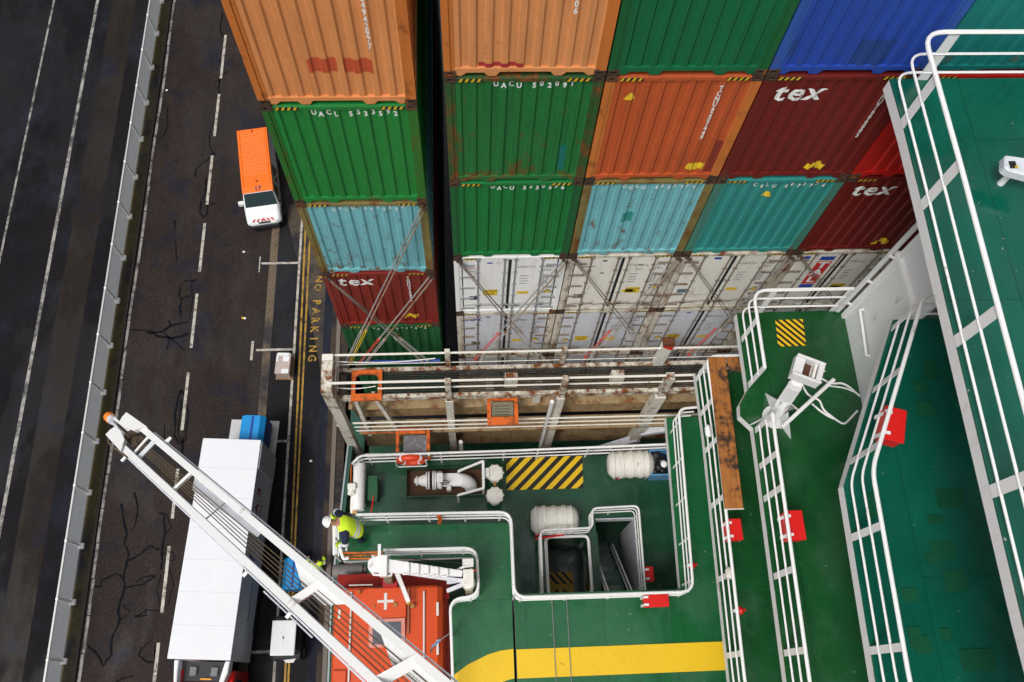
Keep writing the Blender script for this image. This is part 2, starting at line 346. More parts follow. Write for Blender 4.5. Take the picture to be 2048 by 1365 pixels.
# ---------------------------------------------------------------- containers
CW, CH, CL, PZ = 2.438, 2.872, 12.19, 2.896
YF = 8.612
HP = .2353
def wy(x):                                  # front wall of a corrugated end: distance behind the frame's face
    t = (x-.16) % HP
    for a, b, ya, yb in ((0, .082, .030, .030), (.082, .114, .030, .064), (.114, .2033, .064, .064), (.2033, HP, .064, .030)):
        if t <= b: return ya+(yb-ya)*(t-a)/(b-a)
    return .030
BRK = sorted({round(.16+k*HP+o, 4) for k in range(9) for o in (0, .082, .114, .2033)} | {2.278})
g = MB()
for a, b in zip(BRK[:-1], BRK[1:]):
    ya, yb = wy(a+1e-5), wy(b-1e-5)
    g.face([(a, ya, .15), (b, yb, .15), (b, yb, CH-.118), (a, ya, CH-.118)])
ME_WALL = g.mesh('front_wall')
def casting(x, z, flip):
    g = MB(); x0, x1 = (x, x+.178); cx, cz = (x+.089, z+.059)
    g.box(x0, 0, z, cx-.04, .16, z+.118); g.box(cx+.04, 0, z, x1, .16, z+.118)
    g.box(cx-.04, 0, z, cx+.04, .16, cz-.03); g.box(cx-.04, 0, cz+.03, cx+.04, .16, z+.118)
    g.box(cx-.04, .07, cz-.03, cx+.04, .16, cz+.03, 1); return g
ME_CAST = {(i, j): casting((0, CW-.178)[i], (0, CH-.118)[j], i).mesh('corner_casting') for i in (0, 1) for j in (0, 1)}
ME_POST = {}
for i in (0, 1):
    s = 1 if i == 0 else -1; x = 0 if i == 0 else CW; g = MB()
    g.box(min(x, x+s*.10), .004, .118, max(x, x+s*.10), .16, CH-.118); g.box(min(x+s*.10, x+s*.162), .022, .118, max(x+s*.10, x+s*.162), .12, CH-.118)
    ME_POST[i] = g.mesh('corner_post')
g = MB(); g.box(.178, .012, CH-.118, CW-.178, .10, CH-.03); g.box(.178, .03, CH-.03, CW-.178, .45, CH-.018); ME_HEAD = g.mesh('header_rail', bevel=.006)
g = MB(); sill = [(.162, .165), (.162, .02), (.26, .0), (.34, .075), (.60, .075), (.66, .0), (.78, .0), (.84, .09), (1.60, .09), (1.66, .0), (1.78, .0), (1.84, .075), (2.10, .075), (2.18, .0), (CW-.162, .02), (CW-.162, .165)]
g.prism([(x, .014, z) for x, z in sill], (0, .05, 0)); ME_SILL = g.mesh('sill_rail')
def sidewall(x, s):
    g = MB(); y = .18; 
    while y < CL-.3:
        a, b = x, x+s*.035
        g.face([(a, y, .16), (a, y+.07, .16), (a, y+.07, CH-.1), (a, y, CH-.1)]); g.face([(a, y+.07, .16), (b, y+.14, .16), (b, y+.14, CH-.1), (a, y+.07, CH-.1)])
        g.face([(b, y+.14, .16), (b, y+.21, .16), (b, y+.21, CH-.1), (b, y+.14, CH-.1)]); g.face([(b, y+.21, .16), (a, y+.28, .16), (a, y+.28, CH-.1), (b, y+.21, CH-.1)]); y += .28
    g.box(min(x-s*.01, x+s*.06), .16, 0, max(x-s*.01, x+s*.06), CL, .16); g.box(min(x-s*.01, x+s*.06), .16, CH-.1, max(x-s*.01, x+s*.06), CL, CH-.02)
    g.box(min(x, x+s*.16), CL-.18, .16, max(x, x+s*.16), CL, CH-.1); return g.mesh('side_wall')
ME_SIDE = {0: sidewall(.012, 1), 1: sidewall(CW-.012, -1)}
g = MB(); g.box(.06, .11, .10, CW-.06, CL-.02, CH-.05); ME_CORE = g.mesh('shell')
g = MB(); y = .5
while y < CL-.4:
    g.prism([(.05, y, CH-.05), (.05, y+.05, CH-.028), (.05, y+.16, CH-.028), (.05, y+.21, CH-.05)], (CW-.1, 0, 0)); y += .26
ME_ROOF = g.mesh('roof')
def chevrons(o, xa, ya, n, w, h, g):        # slanting yellow bars on a black plate
    o, xa, ya = Vector(o), Vector(xa), Vector(ya); nrm = xa.cross(ya).normalized()
    g.face([o, o+xa*w, o+xa*w+ya*h, o+ya*h], 0); p = w/n; up = nrm*.003
    for i in range(n):
        x = i*p; d = p*.35; e = min(w, x+d+p*.5); g.face([o+xa*x+up, o+xa*min(w, x+p*.5)+up, o+xa*e+ya*h+up, o+xa*(x+d)+ya*h+up], 1)
ME_CHEV = []
for x in (.21, 1.87):
    g = MB(); chevrons((x, .008, CH-.108), (1, 0, 0), (0, 0, 1), 4, .37, .074, g); ME_CHEV.append(g.mesh('warning_stripes'))
    g = MB(); chevrons((x+.03, .17, CH-.012), (1, 0, 0), (0, 1, 0), 4, .32, .14, g); ME_CHEV.append(g.mesh('warning_stripes'))
M_BLK = plain('black_paint', (.012, .011, .010), .5); M_WARN = paint('warning_yellow', (.62, .40, .02), .5, .3, .5, .25, .2)
M_CAST = paint('casting_rust', (.05, .03, .02), .7, .4, .5, .6); M_HOLE = plain('socket_shade', (.004, .004, .004), .9)  # near-black socket backs put the shade of the holes into the colour
M_WMARK = worn('white_lettering', (.78, .78, .75), (.35, .34, .32), .10, 9.)
M_YMARK = worn('yellow_placard', (.75, .50, .02), (.35, .22, .02), .05, 9.)
M_DMARK = worn('grey_lettering', (.13, .13, .14), (.3, .3, .3), .1, 9.)
def drape(g2, out, mi=0, fl=1.):                   # cut flat marks at the corrugation's creases and press them on to the wall
    bm = bmesh.new(); vs = [bm.verts.new(p) for p in g2.v]
    for f in g2.f:
        try: bm.faces.new([vs[i] for i in f])
        except ValueError: pass
    for b in BRK[1:-1]:
        bmesh.ops.bisect_plane(bm, geom=bm.verts[:]+bm.edges[:]+bm.faces[:], plane_co=(b, 0, 0), plane_no=(1, 0, 0), dist=1e-5)
    bm.verts.index_update()
    out.add([(v.co.x, .026+(wy(v.co.x)-.03)*fl, v.co.z) for v in bm.verts], [tuple(v.index for v in f.verts) for f in bm.faces], mi); bm.free()
def code_top(lst, s, x0, z, size=.165):
    out = MB(); lst.append(out)
    code_top_(out, s, x0, z, size)
def code_top_(out, s, x0, z, size=.165):     # one letter per flat of the corrugation, so they stagger
    for i, ch in enumerate(s):
        if ch == ' ': continue
        k = x0+i; x = .16+.041+(k//2)*HP + (.1177 if k % 2 else 0)
        q = MB(); lettering(q, ch, (0, 0, 0), (1, 0, 0), (0, 0, 1), size, .035, 0, .72); out.add([(x+v.x, wy(x)-.004, z+v.z) for v in q.v], q.f)
def code_down(lst, s, flat, z, size=.175, step=.148):
    out = MB(); lst.append(out)
    x = .16+.041+flat*HP
    for i, ch in enumerate(s):
        q = MB(); lettering(q, ch, (0, 0, 0), (1, 0, 0), (0, 0, 1), size, .03, 0, .68); out.add([(x+v.x, wy(x)-.004, z-i*step+v.z) for v in q.v], q.f)
def logo_tex(lst):
    out = MB(); lst.append(out)
    for ch, x in (('t', .36), ('e', .62), ('x', .91)):
        q = MB(); lettering(q, ch, (x, 0, CH-.45), (1, 0, 0), (0, 0, 1), .58, .02, .16, .95); drape(q, out, 0, .45)
def placard(out, x, z, kind):
    q = MB()
    if kind == 'hc': pts = [(0, 0), (.04, .16), (.10, .16), (.11, .22), (.27, .22), (.28, .16), (.36, .16), (.32, 0), (.22, 0), (.20, .07), (.12, .07), (.10, 0)]
    elif kind == 'sq': pts = [(0, .06), (.02, .24), (.10, .24), (.12, .21), (.22, .21), (.24, .24), (.32, .24), (.30, .06), (.24, .06), (.22, 0), (.10, 0), (.08, .06)]
    else: pts = [(0, 0), (.03, .05), (.06, .16), (.10, .22), (.15, .16), (.20, .0), (.17, .03), (.05, .03)]
    q.face([(x+a, 0, z+b) for a, b in pts]); r_ = MB(); drape(q, r_); out.append(r_)
M_LOCK = plain('lock_galvanised', (.33, .34, .36), .45, .4); M_RUBBER = plain('door_gasket', (.012, .014, .016), .7)
def box_container(name, x0, ztop, col, post, label, group, marks=None, rust=.15, row=''):
    zb = ztop-CH; t = thing(name, label, 'container', (x0, YF, zb), group)
    put('front_wall', ME_WALL, col, t)
    for i in (0, 1):
        put('corner_post', ME_POST[i], post, t)
        for j in (0, 1): put('corner_casting', ME_CAST[i, j], [M_CAST, M_HOLE], t)
        put('side_wall', ME_SIDE[i], col, t)
    put('header_rail', ME_HEAD, post if rust > .3 else col, t); put('sill_rail', ME_SILL, col, t); put('shell', ME_CORE, col, t); put('roof', ME_ROOF, col, t)
    [put('warning_stripes', m__, [M_BLK, M_WARN], t) for m__ in ME_CHEV]
    if marks:
        w = []; yv = []; rd = []; marks(w, yv, rd)
        for q in w: q.build('white_lettering', M_WMARK, t, local=True)
        for q in yv: q.build('yellow_placard', M_YMARK, t, local=True)
        for q in rd: q.build('paint_patch', q.mat, t, local=True)
    return t
def patch(q, rects, mat):
    for x, z, w, h in rects:
        p = MB(); p.face([(x, 0, z), (x+w, 0, z), (x+w, 0, z+h), (x, 0, z+h)]); r_ = MB(); drape(p, r_); r_.mat = mat; q.append(r_)
XS = [-3.175]+[-.2907+2.4656*k for k in range(4)]
TL, TR = 29.82, 30.467
cp = lambda n, c, rust=.12, dirt=.3, streak=.38, var=.32, rough=.42, low=.03, sc=1.: paint(n, c, rough, var, dirt, rust, streak, low=low, sc=sc)
O1 = cp('orange_paint', (.64, .25, .085), .10); O1P = cp('orange_post_paint', (.52, .155, .03), .25)
O2 = cp('orange_paint_two', (.64, .26, .095), .14)
G1 = cp('green_paint', (.012, .20, .035), .05); G1P = cp('green_post_paint', (.022, .14, .018), .42, low=0)
G2 = cp('rusty_green_paint', (.012, .15, .035), .30, .55, .65, low=.13, sc=1.6); G2P = cp('rusty_green_post', (.022, .085, .02), .66, .7, low=.05, sc=1.5)
G3 = cp('deep_green_paint', (.005, .16, .035), .08); G4 = cp('dark_green_paint', (.008, .105, .028), .08); G5 = cp('bluish_green_paint', (.004, .125, .045), .08)
LB = cp('light_blue_paint', (.16, .44, .48), .34, .45, .4, low=.06, sc=2.); LBP = cp('olive_rusty_post', (.20, .16, .05), .58, .5)
TX = cp('oxide_red_paint', (.20, .014, .008), .06, .2, .3); TXD = cp('dark_oxide_red_paint', (.14, .010, .008), .06, .2, .3)
BL = cp('blue_paint', (.018, .06, .34), .10, .25, .3); BLP = cp('blue_post_paint', (.03, .09, .36), .32)
TE = cp('teal_paint', (.008, .18, .16), .06); TE2 = cp('pale_teal_paint', (.03, .25, .225), .06); TE2P = cp('teal_post_paint', (.06, .20, .15), .3)
OR = cp('red_orange_paint', (.46, .085, .022), .08); RD = cp('bright_red_paint', (.46, .012, .008), .03, .1, .15)
PATCH_R = plain('red_patch', (.46, .075, .03)); PATCH_M = plain('maroon_patch', (.33, .03, .03)); PATCH_B = plain('navy_patch', (.015, .05, .20)); PATCH_T = plain('turquoise_patch', (.005, .14, .12)); PATCH_D = plain('brown_patch', (.20, .03, .018))
GRP = 'shipping containers stacked on deck'
def L(row): return TL+PZ-row*PZ             # row 0 is the top row
def Rr(row): return TR+PZ-row*PZ
def m_(f): return f
box_container('shipping_container', XS[0], L(0), O1, O1P, 'orange container topmost of the outer stack, two red patches and white code down its right', GRP,
  lambda w, y, r: (code_down(w, 'ITNU4942977', 7, CH-.27, .165, .132), patch(r, ((.9, .72, .42, .30), (1.42, .70, .42, .30)), PATCH_R)))
box_container('shipping_container', XS[0], L(1), G1, G1P, 'clean green container lettered UACL 553592 above a light blue one', GRP, lambda w, y, r: code_top(w, 'UACL 5533592', 5, CH-.24))
box_container('shipping_container', XS[0], L(2), LB, LBP, 'light blue container with olive rusty posts, third down in the outer stack', GRP, lambda w, y, r: code_top(w, 'CCLU 6772525', 4, CH-.26, .135), rust=.4)
box_container('shipping_container', XS[0], L(3), TX, TX, 'red tex container behind crossed lashing rods in the outer stack', GRP, lambda w, y, r: (logo_tex(w), code_down(w, 'TGHU420805', 7, CH-.30, .16, .13), placard(y, 1.62, .38, 'hc')))
box_container('shipping_container', XS[0], L(4), G4, G4, 'dark green container second lowest of the outer stack, half hidden by lashing rods', GRP, lambda w, y, r: code_top(w, 'UACU 8279822', 5, CH-.24, .135))
box_container('shipping_container', XS[0], L(5), G4, G4, 'dark green container lowest of the outer stack, seen through the orange arched gate', GRP)
box_container('shipping_container', XS[1], Rr(0), O2, O1P, 'orange container right of the dark gap with a dented lower wall and maroon patch', GRP,
  lambda w, y, r: (code_down(w, 'UACU2044706', 7, CH-.24, .165, .132), patch(r, ((.52, .155, .66, .10),), PATCH_M)))
box_container('shipping_container', XS[1], Rr(1), G2, G2P, 'badly rusted green container lettered UACU right of the dark gap', GRP, lambda w, y, r: (code_top(w, 'UACU 502091', 5, CH-.22), patch(r, ((1.93, .3, .10, .75),), PATCH_T)), rust=.6)
box_container('shipping_container', XS[1], Rr(2), G3, G4, 'smooth green container lettered UACU 523063 on top of a white reefer', GRP, lambda w, y, r: code_top(w, 'UACU 5230636', 5, CH-.22))
box_container('shipping_container', XS[2], Rr(0), G5, G4, 'plain green container in the top row between orange and blue', GRP)
box_container('shipping_container', XS[2], Rr(1), OR, O1P, 'reddish orange container with a yellow bell mark and yellow placard', GRP,
  lambda w, y, r: (code_down(w, 'TCNU6207449', 7, CH-.32, .165, .128), placard(y, .34, CH-.62, 'bell'), placard(y, 1.78, .26, 'sq'), patch(r, ((2.16, .18, .12, .95),), PATCH_D)))
box_container('shipping_container', XS[2], Rr(2), LB, LBP, 'light blue container with blistered paint standing on a cream reefer', GRP, lambda w, y, r: (code_top(w, 'CCLU 4633775', 5, CH-.26, .15), patch(r, ((.9, 1.35, .2, .35),), TE2)), rust=.4)
box_container('shipping_container', XS[3], Rr(0), BL, BLP, 'blue container with scuffed navy patches in the top row', GRP, lambda w, y, r: patch(r, ((1.18, .16, .55, .55), (.165, .4, .10, .35)), PATCH_B), rust=.3)
box_container('shipping_container', XS[3], Rr(1), TXD, TXD, 'dark red tex container under the blue one', GRP, lambda w, y, r: (logo_tex(w), code_down(w, 'TGHU768688S', 8, CH-.3, .165, .128), placard(y, 1.5, .26, 'hc')))
box_container('shipping_container', XS[3], Rr(2), TE2, TE2P, 'pale teal container lettered CSLU with a yellow bell mark', GRP, lambda w, y, r: (code_top(w, 'CSLU 6073774', 5, CH-.26, .15), placard(y, 1.0, CH-.66, 'bell')))
box_container('shipping_container', XS[4], Rr(0), TE, TE, 'deep teal container in the top row beyond the topmost white railing', GRP)
box_container('shipping_container', XS[4], Rr(1), RD, RD, 'bright red container peeping out beside the highest green deck', GRP)
box_container('shipping_container', XS[4], Rr(2), TXD, TXD, 'dark red tex container beneath the bright red one', GRP, lambda w, y, r: (logo_tex(w), placard(y, 1.55, .26, 'hc')))
# refrigerated containers, door end towards the camera
g = MB(); g.box(.178, .012, CH-.118, CW-.178, .12, CH-.02); ME_RHEAD = g.mesh('header_rail', bevel=.006)
g = MB(); g.box(.162, .012, .0, CW-.162, .12, .14); ME_RSILL = g.mesh('sill_rail', bevel=.006)
ME_DOOR = {}
for i in (0, 1):
    g = MB(); a = .19 if i == 0 else 1.25; g.box(a, .03, .17, a+1.0, .09, CH-.135); ME_DOOR[i] = g.mesh('door', bevel=.012)
g = MB(); g.box(.15, .05, .14, CW-.15, .10, CH-.12); g.box(1.188, .034, .17, 1.252, .06, CH-.135); ME_GASK = g.mesh('door_gasket')
ROD_X = (.52, 1.10, 1.34, 1.92)
g = MB(); g.tube([(0, .012, .05), (0, .012, CH-.06)], .017, 8)
for z in (.06, CH-.10): g.box(-.035, -.012, z-.05, .035, .03, z+.05)
for z in (.35, 1.0, 1.55, 2.15): g.box(-.045, .0, z-.015, .045, .03, z+.015)
ME_ROD = g.mesh('lock_rod')
g = MB(); g.bar((-.02, -.01, .46), (.32, -.01, .50), .02, .035); g.box(.02, -.02, .44, .10, .03, .53); g.tube([(-.3, -.005, .44), (-.1, -.005, .48), (.0, -.005, .47)], .012, 6); ME_HAND = g.mesh('handle')
g = MB(); g.box(-.03, .0, -.025, .26, .03, .025); g.box(-.045, -.01, -.035, .0, .04, .035); ME_HINGE = g.mesh('hinge')
g = MB(); g.box(-.26, .0, -.025, .03, .03, .025); g.box(.0, -.01, -.035, .045, .04, .035); ME_HINGE2 = g.mesh('hinge')
M_W1 = paint('reefer_white', (.80, .80, .78), .4, .12, .12, .05, .18, (.30, .25, .18)); M_W2 = paint('reefer_cream', (.75, .73, .67), .45, .15, .18, .14, .30, (.30, .22, .12)); M_W3 = paint('grey_and_shaded_white', (.60, .62, .67), .45, .2, .25, .10, .3, (.22, .18, .14))  # M_W3 also puts the shade on the lower reefers into its colour
M_RP = paint('rusty_white_frame', (.60, .56, .47), .55, .25, .35, .62, .5, (.22, .12, .05)); M_LOCKR = paint('rusty_lock_steel', (.20, .17, .14), .6, .3, .4, .45, .2)
M_PLATE = plain('dark_plate', (.03, .04, .07)); M_BLUEM = plain('blue_mark', (.02, .06, .35)); M_REDM = plain('red_mark', (.55, .03, .03)); M_BROWN = plain('brown_plate', (.10, .085, .06)); M_TEALM = plain('grey_blue_plate', (.10, .16, .20))
def rect(g, x, z, w, h, mi=0, y=.026): g.face([(x, y, z), (x+w, y, z), (x+w, y, z+h), (x, y, z+h)], mi)
def reefer(col, ci, row, body, frm, lock, label, code, size_, extra=None, caution=None, tri=(1.62, 1.0)):
    t = thing('reefer_container', label, 'container', (XS[col], YF, Rr(row)-CH), 'white refrigerated containers in the lower rows')
    for i in (0, 1):
        put('corner_post', ME_POST[i], frm, t); put('door', ME_DOOR[i], body, t)
        for j in (0, 1): put('corner_casting', ME_CAST[i, j], [M_CAST, M_HOLE], t)
        for z in (.30, .85, 1.40, 1.95, 2.50): put('hinge', ME_HINGE if i == 0 else ME_HINGE2, lock, t, (.17 if i == 0 else CW-.17, -.004, z))
    for x in ROD_X: put('lock_rod', ME_ROD, lock, t, (x, 0, 0))
    for x, dx in zip(ROD_X, (-.34, -.30, .04, .04)): put('handle', ME_HAND, lock, t, (x+dx+(.3 if dx < 0 else 0), 0, random.uniform(-.05, .05)))
    put('header_rail', ME_RHEAD, frm if frm is not M_W1 else body, t); put('sill_rail', ME_RSILL, frm, t); put('door_gasket', ME_GASK, M_RUBBER, t); put('shell', ME_CORE, body, t); put('roof', ME_ROOF, body, t)
    for i in (0, 1): put('side_wall', ME_SIDE[i], body, t)
    [put('warning_stripes', m__, [M_BLK, M_WARN], t) for m__ in ME_CHEV]
    d = MB()
    lettering(d, code[:4], (1.58, .026, CH-.50), (1, 0, 0), (0, 0, 1), .14, .012); lettering(d, code[4:], (2.03, .026, CH-.50), (1, 0, 0), (0, 0, 1), .14, .012, 0, .8); lettering(d, size_, (2.03, .026, CH-.66), (1, 0, 0), (0, 0, 1), .14, .012, 0, .85)
    for k in range(4): rect(d, 1.46, CH-.95-k*.13, .20-.03*(k % 2), .028)
    for k in range(9):
        for c in range(3): rect(d, 1.90+c*.07, CH-.90-k*.055, .05, .026)
    d.build('grey_lettering', M_DMARK, t, local=True)
    q = MB()
    if caution is not None:
        x, z = caution; rect(q, x, z, .33, .30, 0); lettering(q, 'CAUTION', (x+.165, .022, z+.235), (1, 0, 0), (0, 0, 1), .075, .01, 0, 1, 1); lettering(q, 'HIGH', (x+.165, .022, z+.06), (1, 0, 0), (0, 0, 1), .08, .01, 0, 1, 1); rect(q, x+.07, z+.12, .05, .03, 1, .022); rect(q, x+.2, z+.12, .05, .03, 1, .022); q.build('caution_placard', [M_YMARK, M_BLK], t, local=True); q = MB()
    if tri:
        x, z = tri; q.face([(x, .026, z), (x+.26, .026, z), (x+.13, .026, z+.19)], 1); q.face([(x+.03, .022, z+.015), (x+.23, .022, z+.015), (x+.13, .022, z+.165)], 0); q.build('triangle_placard', [M_YMARK, M_BLK], t, local=True); q = MB()
    rect(q, 1.42, 1.0, .27, .14, 0)
    q.build('yellow_placard', [M_YMARK, M_BLK], t, local=True)
    if extra: extra(t)
    return t
def ex(parts):
    def f(t):
        g = MB(); mats = []
        for m, fn in parts:
            if m not in mats: mats.append(m)
            n0 = len(g.f); fn(g); 
            for i in range(n0, len(g.f)): g.m[i] = mats.index(m)
        g.build('door_markings', mats, t, local=True)
    return f
def oval(x, z, w=.14, h=.07): return lambda g: g.face([(x+w/2*math.cos(a*math.pi/8), .026, z+h/2*math.sin(a*math.pi/8)) for a in range(16)])
def rc(x, z, w, h): return lambda g: rect(g, x, z, w, h)
def tx(s, x, z, size, **k): return lambda g: lettering(g, s, (x, .024, z), (1, 0, 0), (0, 0, 1), size, k.get('bold', .02), k.get('shear', 0), k.get('sx', 1))
reefer(1, 0, 3, M_W1, M_W1, M_LOCK, 'clean white reefer lettered UACU with black gasket line and yellow CAUTION placard', 'UACU876865', '45R1', ex([(M_BLUEM, oval(.78, CH-.30)), (M_REDM, rc(.25, CH-.55, .28, .02)), (M_TEALM, rc(.25, CH-.68, .28, .02)), (M_PLATE, rc(.32, .72, .19, .2))]), (.64, .95), (2.0, 1.05))
reefer(2, 0, 3, M_W2, M_RP, M_LOCKR, 'cream reefer lettered CGMU with rusty frame and locking bars', 'CGMU933576', '45R1', ex([(M_DMARK, oval(.82, CH-.28, .12, .09)), (M_DMARK, rc(.25, CH-.57, .40, .04)), (M_BROWN, rc(.30, .72, .22, .2)), (M_DMARK, rc(.78, CH-.9, .1, .06))]), (1.50, .95), (2.0, 1.2))
reefer(3, 0, 3, M_W2, M_RP, M_LOCKR, 'off white reefer lettered UACU with a blue sticker and grey plate below the teal container', 'UACU873882', '45R1', ex([(M_BLUEM, rc(.76, CH-.30, .16, .10)), (M_REDM, rc(.22, CH-.50, .30, .02)), (M_TEALM, rc(.22, CH-.63, .30, .02)), (M_TEALM, rc(.28, .9, .26, .2)), (M_DMARK, rc(.22, .78, .9, .012))]), None, (1.97, 1.0))
reefer(4, 0, 3, M_W2, M_RP, M_LOCKR, 'white reefer with red upright TAL panel between blue blocks', 'TRLU110956', '45R1',
  ex([(M_BLUEM, lambda g: (rect(g, .68, CH-.42, .33, .17), rect(g, .68, CH-1.80, .33, .17), rect(g, .30, CH-.35, .14, .13))), (M_REDM, lambda g: rect(g, .68, CH-1.60, .33, 1.14)), (M_W1, lambda g: [lettering(g, c, (.845, .022, CH-.66-.36*i), (1, 0, 0), (0, 0, 1), .40, .04) for i, c in enumerate('TAL')]), (M_BROWN, rc(.30, .85, .2, .2))]), (1.45, .95), (1.97, 1.0))
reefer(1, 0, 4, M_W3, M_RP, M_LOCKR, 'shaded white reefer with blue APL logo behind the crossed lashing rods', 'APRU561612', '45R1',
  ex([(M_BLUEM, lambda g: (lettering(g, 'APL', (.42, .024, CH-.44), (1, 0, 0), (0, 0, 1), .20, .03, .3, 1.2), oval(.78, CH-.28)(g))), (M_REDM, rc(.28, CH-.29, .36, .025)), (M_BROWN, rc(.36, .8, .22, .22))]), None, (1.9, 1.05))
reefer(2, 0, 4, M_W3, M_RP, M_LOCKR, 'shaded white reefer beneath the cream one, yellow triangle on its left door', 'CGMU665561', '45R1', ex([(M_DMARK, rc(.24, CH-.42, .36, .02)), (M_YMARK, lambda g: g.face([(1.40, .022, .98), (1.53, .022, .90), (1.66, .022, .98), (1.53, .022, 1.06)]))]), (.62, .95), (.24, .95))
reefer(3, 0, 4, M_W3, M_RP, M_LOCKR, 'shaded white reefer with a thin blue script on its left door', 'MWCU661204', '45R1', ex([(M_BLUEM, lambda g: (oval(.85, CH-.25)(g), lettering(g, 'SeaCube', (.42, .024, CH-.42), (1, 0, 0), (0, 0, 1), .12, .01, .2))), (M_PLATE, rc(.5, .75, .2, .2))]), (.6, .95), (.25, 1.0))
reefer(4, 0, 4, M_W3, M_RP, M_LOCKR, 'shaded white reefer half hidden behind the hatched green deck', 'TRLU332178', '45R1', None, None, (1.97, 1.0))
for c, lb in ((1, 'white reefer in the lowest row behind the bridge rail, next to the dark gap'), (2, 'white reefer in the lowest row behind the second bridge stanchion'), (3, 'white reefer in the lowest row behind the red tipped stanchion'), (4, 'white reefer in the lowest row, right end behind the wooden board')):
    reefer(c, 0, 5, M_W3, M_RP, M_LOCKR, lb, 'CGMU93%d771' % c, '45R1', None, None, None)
# ---------------------------------------------------------------- ship: hull, decks, houses
DA, DB, DD, DE, DF, DG = 21.7, 24.4, 18.95, 16.2, 13.45, 10.2          # depth of each deck below the camera
def deckpaint(name, c, c2, rough=.28):
    k = N(name); big = k.noise(.55, 5, .6); f = k.noise(22, 8, .7); seam = k.noise(1.6, 6, .65, (1, .5, 1)); sp = k.noise(12, 3, .5)
    col = k.mix(k.ramp(big, .35, .68), c, c2)
    col = k.mix(k.ramp(seam, .5, .75, 0, .55), col, tuple(x*.45 for x in c))
    col = k.mix(k.ramp(f, .55, .8, 0, .4), col, tuple(x*.5+.01 for x in c))
    col = k.mix(k.ramp(sp, .72, .76, 0, .7), col, (.35, .36, .33))
    col = k.mix(k.ramp(k.noise(2.6, 8, .7), .66, .74, 0, .7), col, (.010, .022, .012))
    br = k.n.new('ShaderNodeTexBrick'); br.inputs['Scale'].default_value = 1; br.inputs['Brick Width'].default_value = 5.1; br.inputs['Row Height'].default_value = 1.9; br.inputs['Mortar Size'].default_value = .012; br.inputs['Mortar Smooth'].default_value = .6
    mp = k.n.new('ShaderNodeMapping'); mp.inputs['Rotation'].default_value = (0, 0, 1.5708); k.l.new(k.vec, mp.inputs[0]); k.l.new(mp.outputs[0], br.inputs['Vector'])
    col = k.mix(k.mul(br.outputs['Fac'], .55), col, tuple(x*.35 for x in c))
    wet = k.noise(.8, 5, .62); k.l.new(col, k.b.inputs['Base Color']); k.l.new(k.ramp(wet, .38, .62, .07, rough+.22), k.b.inputs['Roughness'])
    k.l.new(k.ramp(wet, .40, .56, .65, .0), k.b.inputs['Coat Weight']); k.b.inputs['Coat Roughness'].default_value = .06
    h1 = k.noise(1.5, 4, .55, (1, .55, 1)); ad = k.n.new('ShaderNodeMath'); ad.operation = 'MULTIPLY_ADD'; k.l.new(k.noise(6, 6, .6), ad.inputs[0]); ad.inputs[1].default_value = .18; k.l.new(h1, ad.inputs[2]); k.bump(ad.outputs[0], .24, .05); return k.m
M_DK1 = deckpaint('deck_green', (.005, .088, .026), (.009, .108, .036)); M_DK2 = deckpaint('deck_green_upper', (.004, .060, .013), (.006, .076, .020))  # one green paint; the upper copy has its darker light put into the colour
M_DK3 = deckpaint('deck_teal', (.001, .074, .045), (.002, .100, .064), .10); M_DK0 = deckpaint('deck_green_lower', (.009, .055, .024), (.012, .07, .034))  # M_DK0: same green, with the shade of the lower deck put into it
M_WHITE = paint('ship_white', (.70, .70, .70), .38, .12, .14, .12, .16, (.35, .30, .22)); M_RAIL = paint('rail_white', (.76, .76, .75), .35, .10, .10, .10, .0, (.40, .33, .24))
M_HULL = paint('hull_black', (.012, .013, .016), .5, .3, .3, .2, .3); M_YELB = paint('deck_yellow', (.72, .46, .012), .4, .18, .25, .03, .0)
M_RED = plain('fire_red', (.62, .012, .010), .35); M_STEEL = paint('dull_steel', (.22, .22, .21), .5, .3, .3, .3, .2, metal=.3)
def P2(u, v, d): p = at(u, v, d); return (p.x, p.y)
def deck(name, poly, d, top, th, label, fascia=M_WHITE):
    z = H-d; g = MB(); g.slab(poly, z-.03, z); o = g.build(name, top); struct(o, label, 'deck')
    g = MB(); g.slab(poly, z-th, z-.033); q = g.build('deck_edge', fascia); struct(q, 'plating under the '+label, 'deck edge'); return o
g = MB(); g.slab([(-3.5, -40), (40, -40), (40, 90), (-3.5, 90), ], -9.5, H-29.2); ho = g.build('ship_hull', M_HULL); tag(ho, 'black steel hull side standing over the quay', 'ship hull')
# lower deck with the two openings in it
hx0, hx1, hy0, hy1 = 2.02, 3.22, 2.45, 4.02; sx0, sx1, sy0, sy1 = 3.46, 4.60, 2.35, 4.50
YB = 6.34
for i, (a, b, c, d_) in enumerate(((-3.3, 4.52, 12, YB), (-3.3, 1.0, hx0, 4.518), (hx0+.002, hy1, sx0, 4.518), (hx1, 1.0, sx0, hy1-.002), (hx0+.002, 1.0, hx1-.002, hy0), (sx1, 1.0, 12, 4.518), (sx0+.002, 1.0, sx1-.002, sy0))):
    deck('lower_deck', [(a, b), (c, b), (c, d_), (a, d_)], DB, M_DK0, .16, 'dark green lower deck around the hatch and stair openings')
g = MB(); g.slab([(-3.3, -1), (12, -1), (12, 6.3), (-3.3, 6.3)], H-DB-2.9, H-DB-2.85); struct(g.build('tween_deck', M_DK0), 'dark deck floor below the lower deck openings', 'deck')
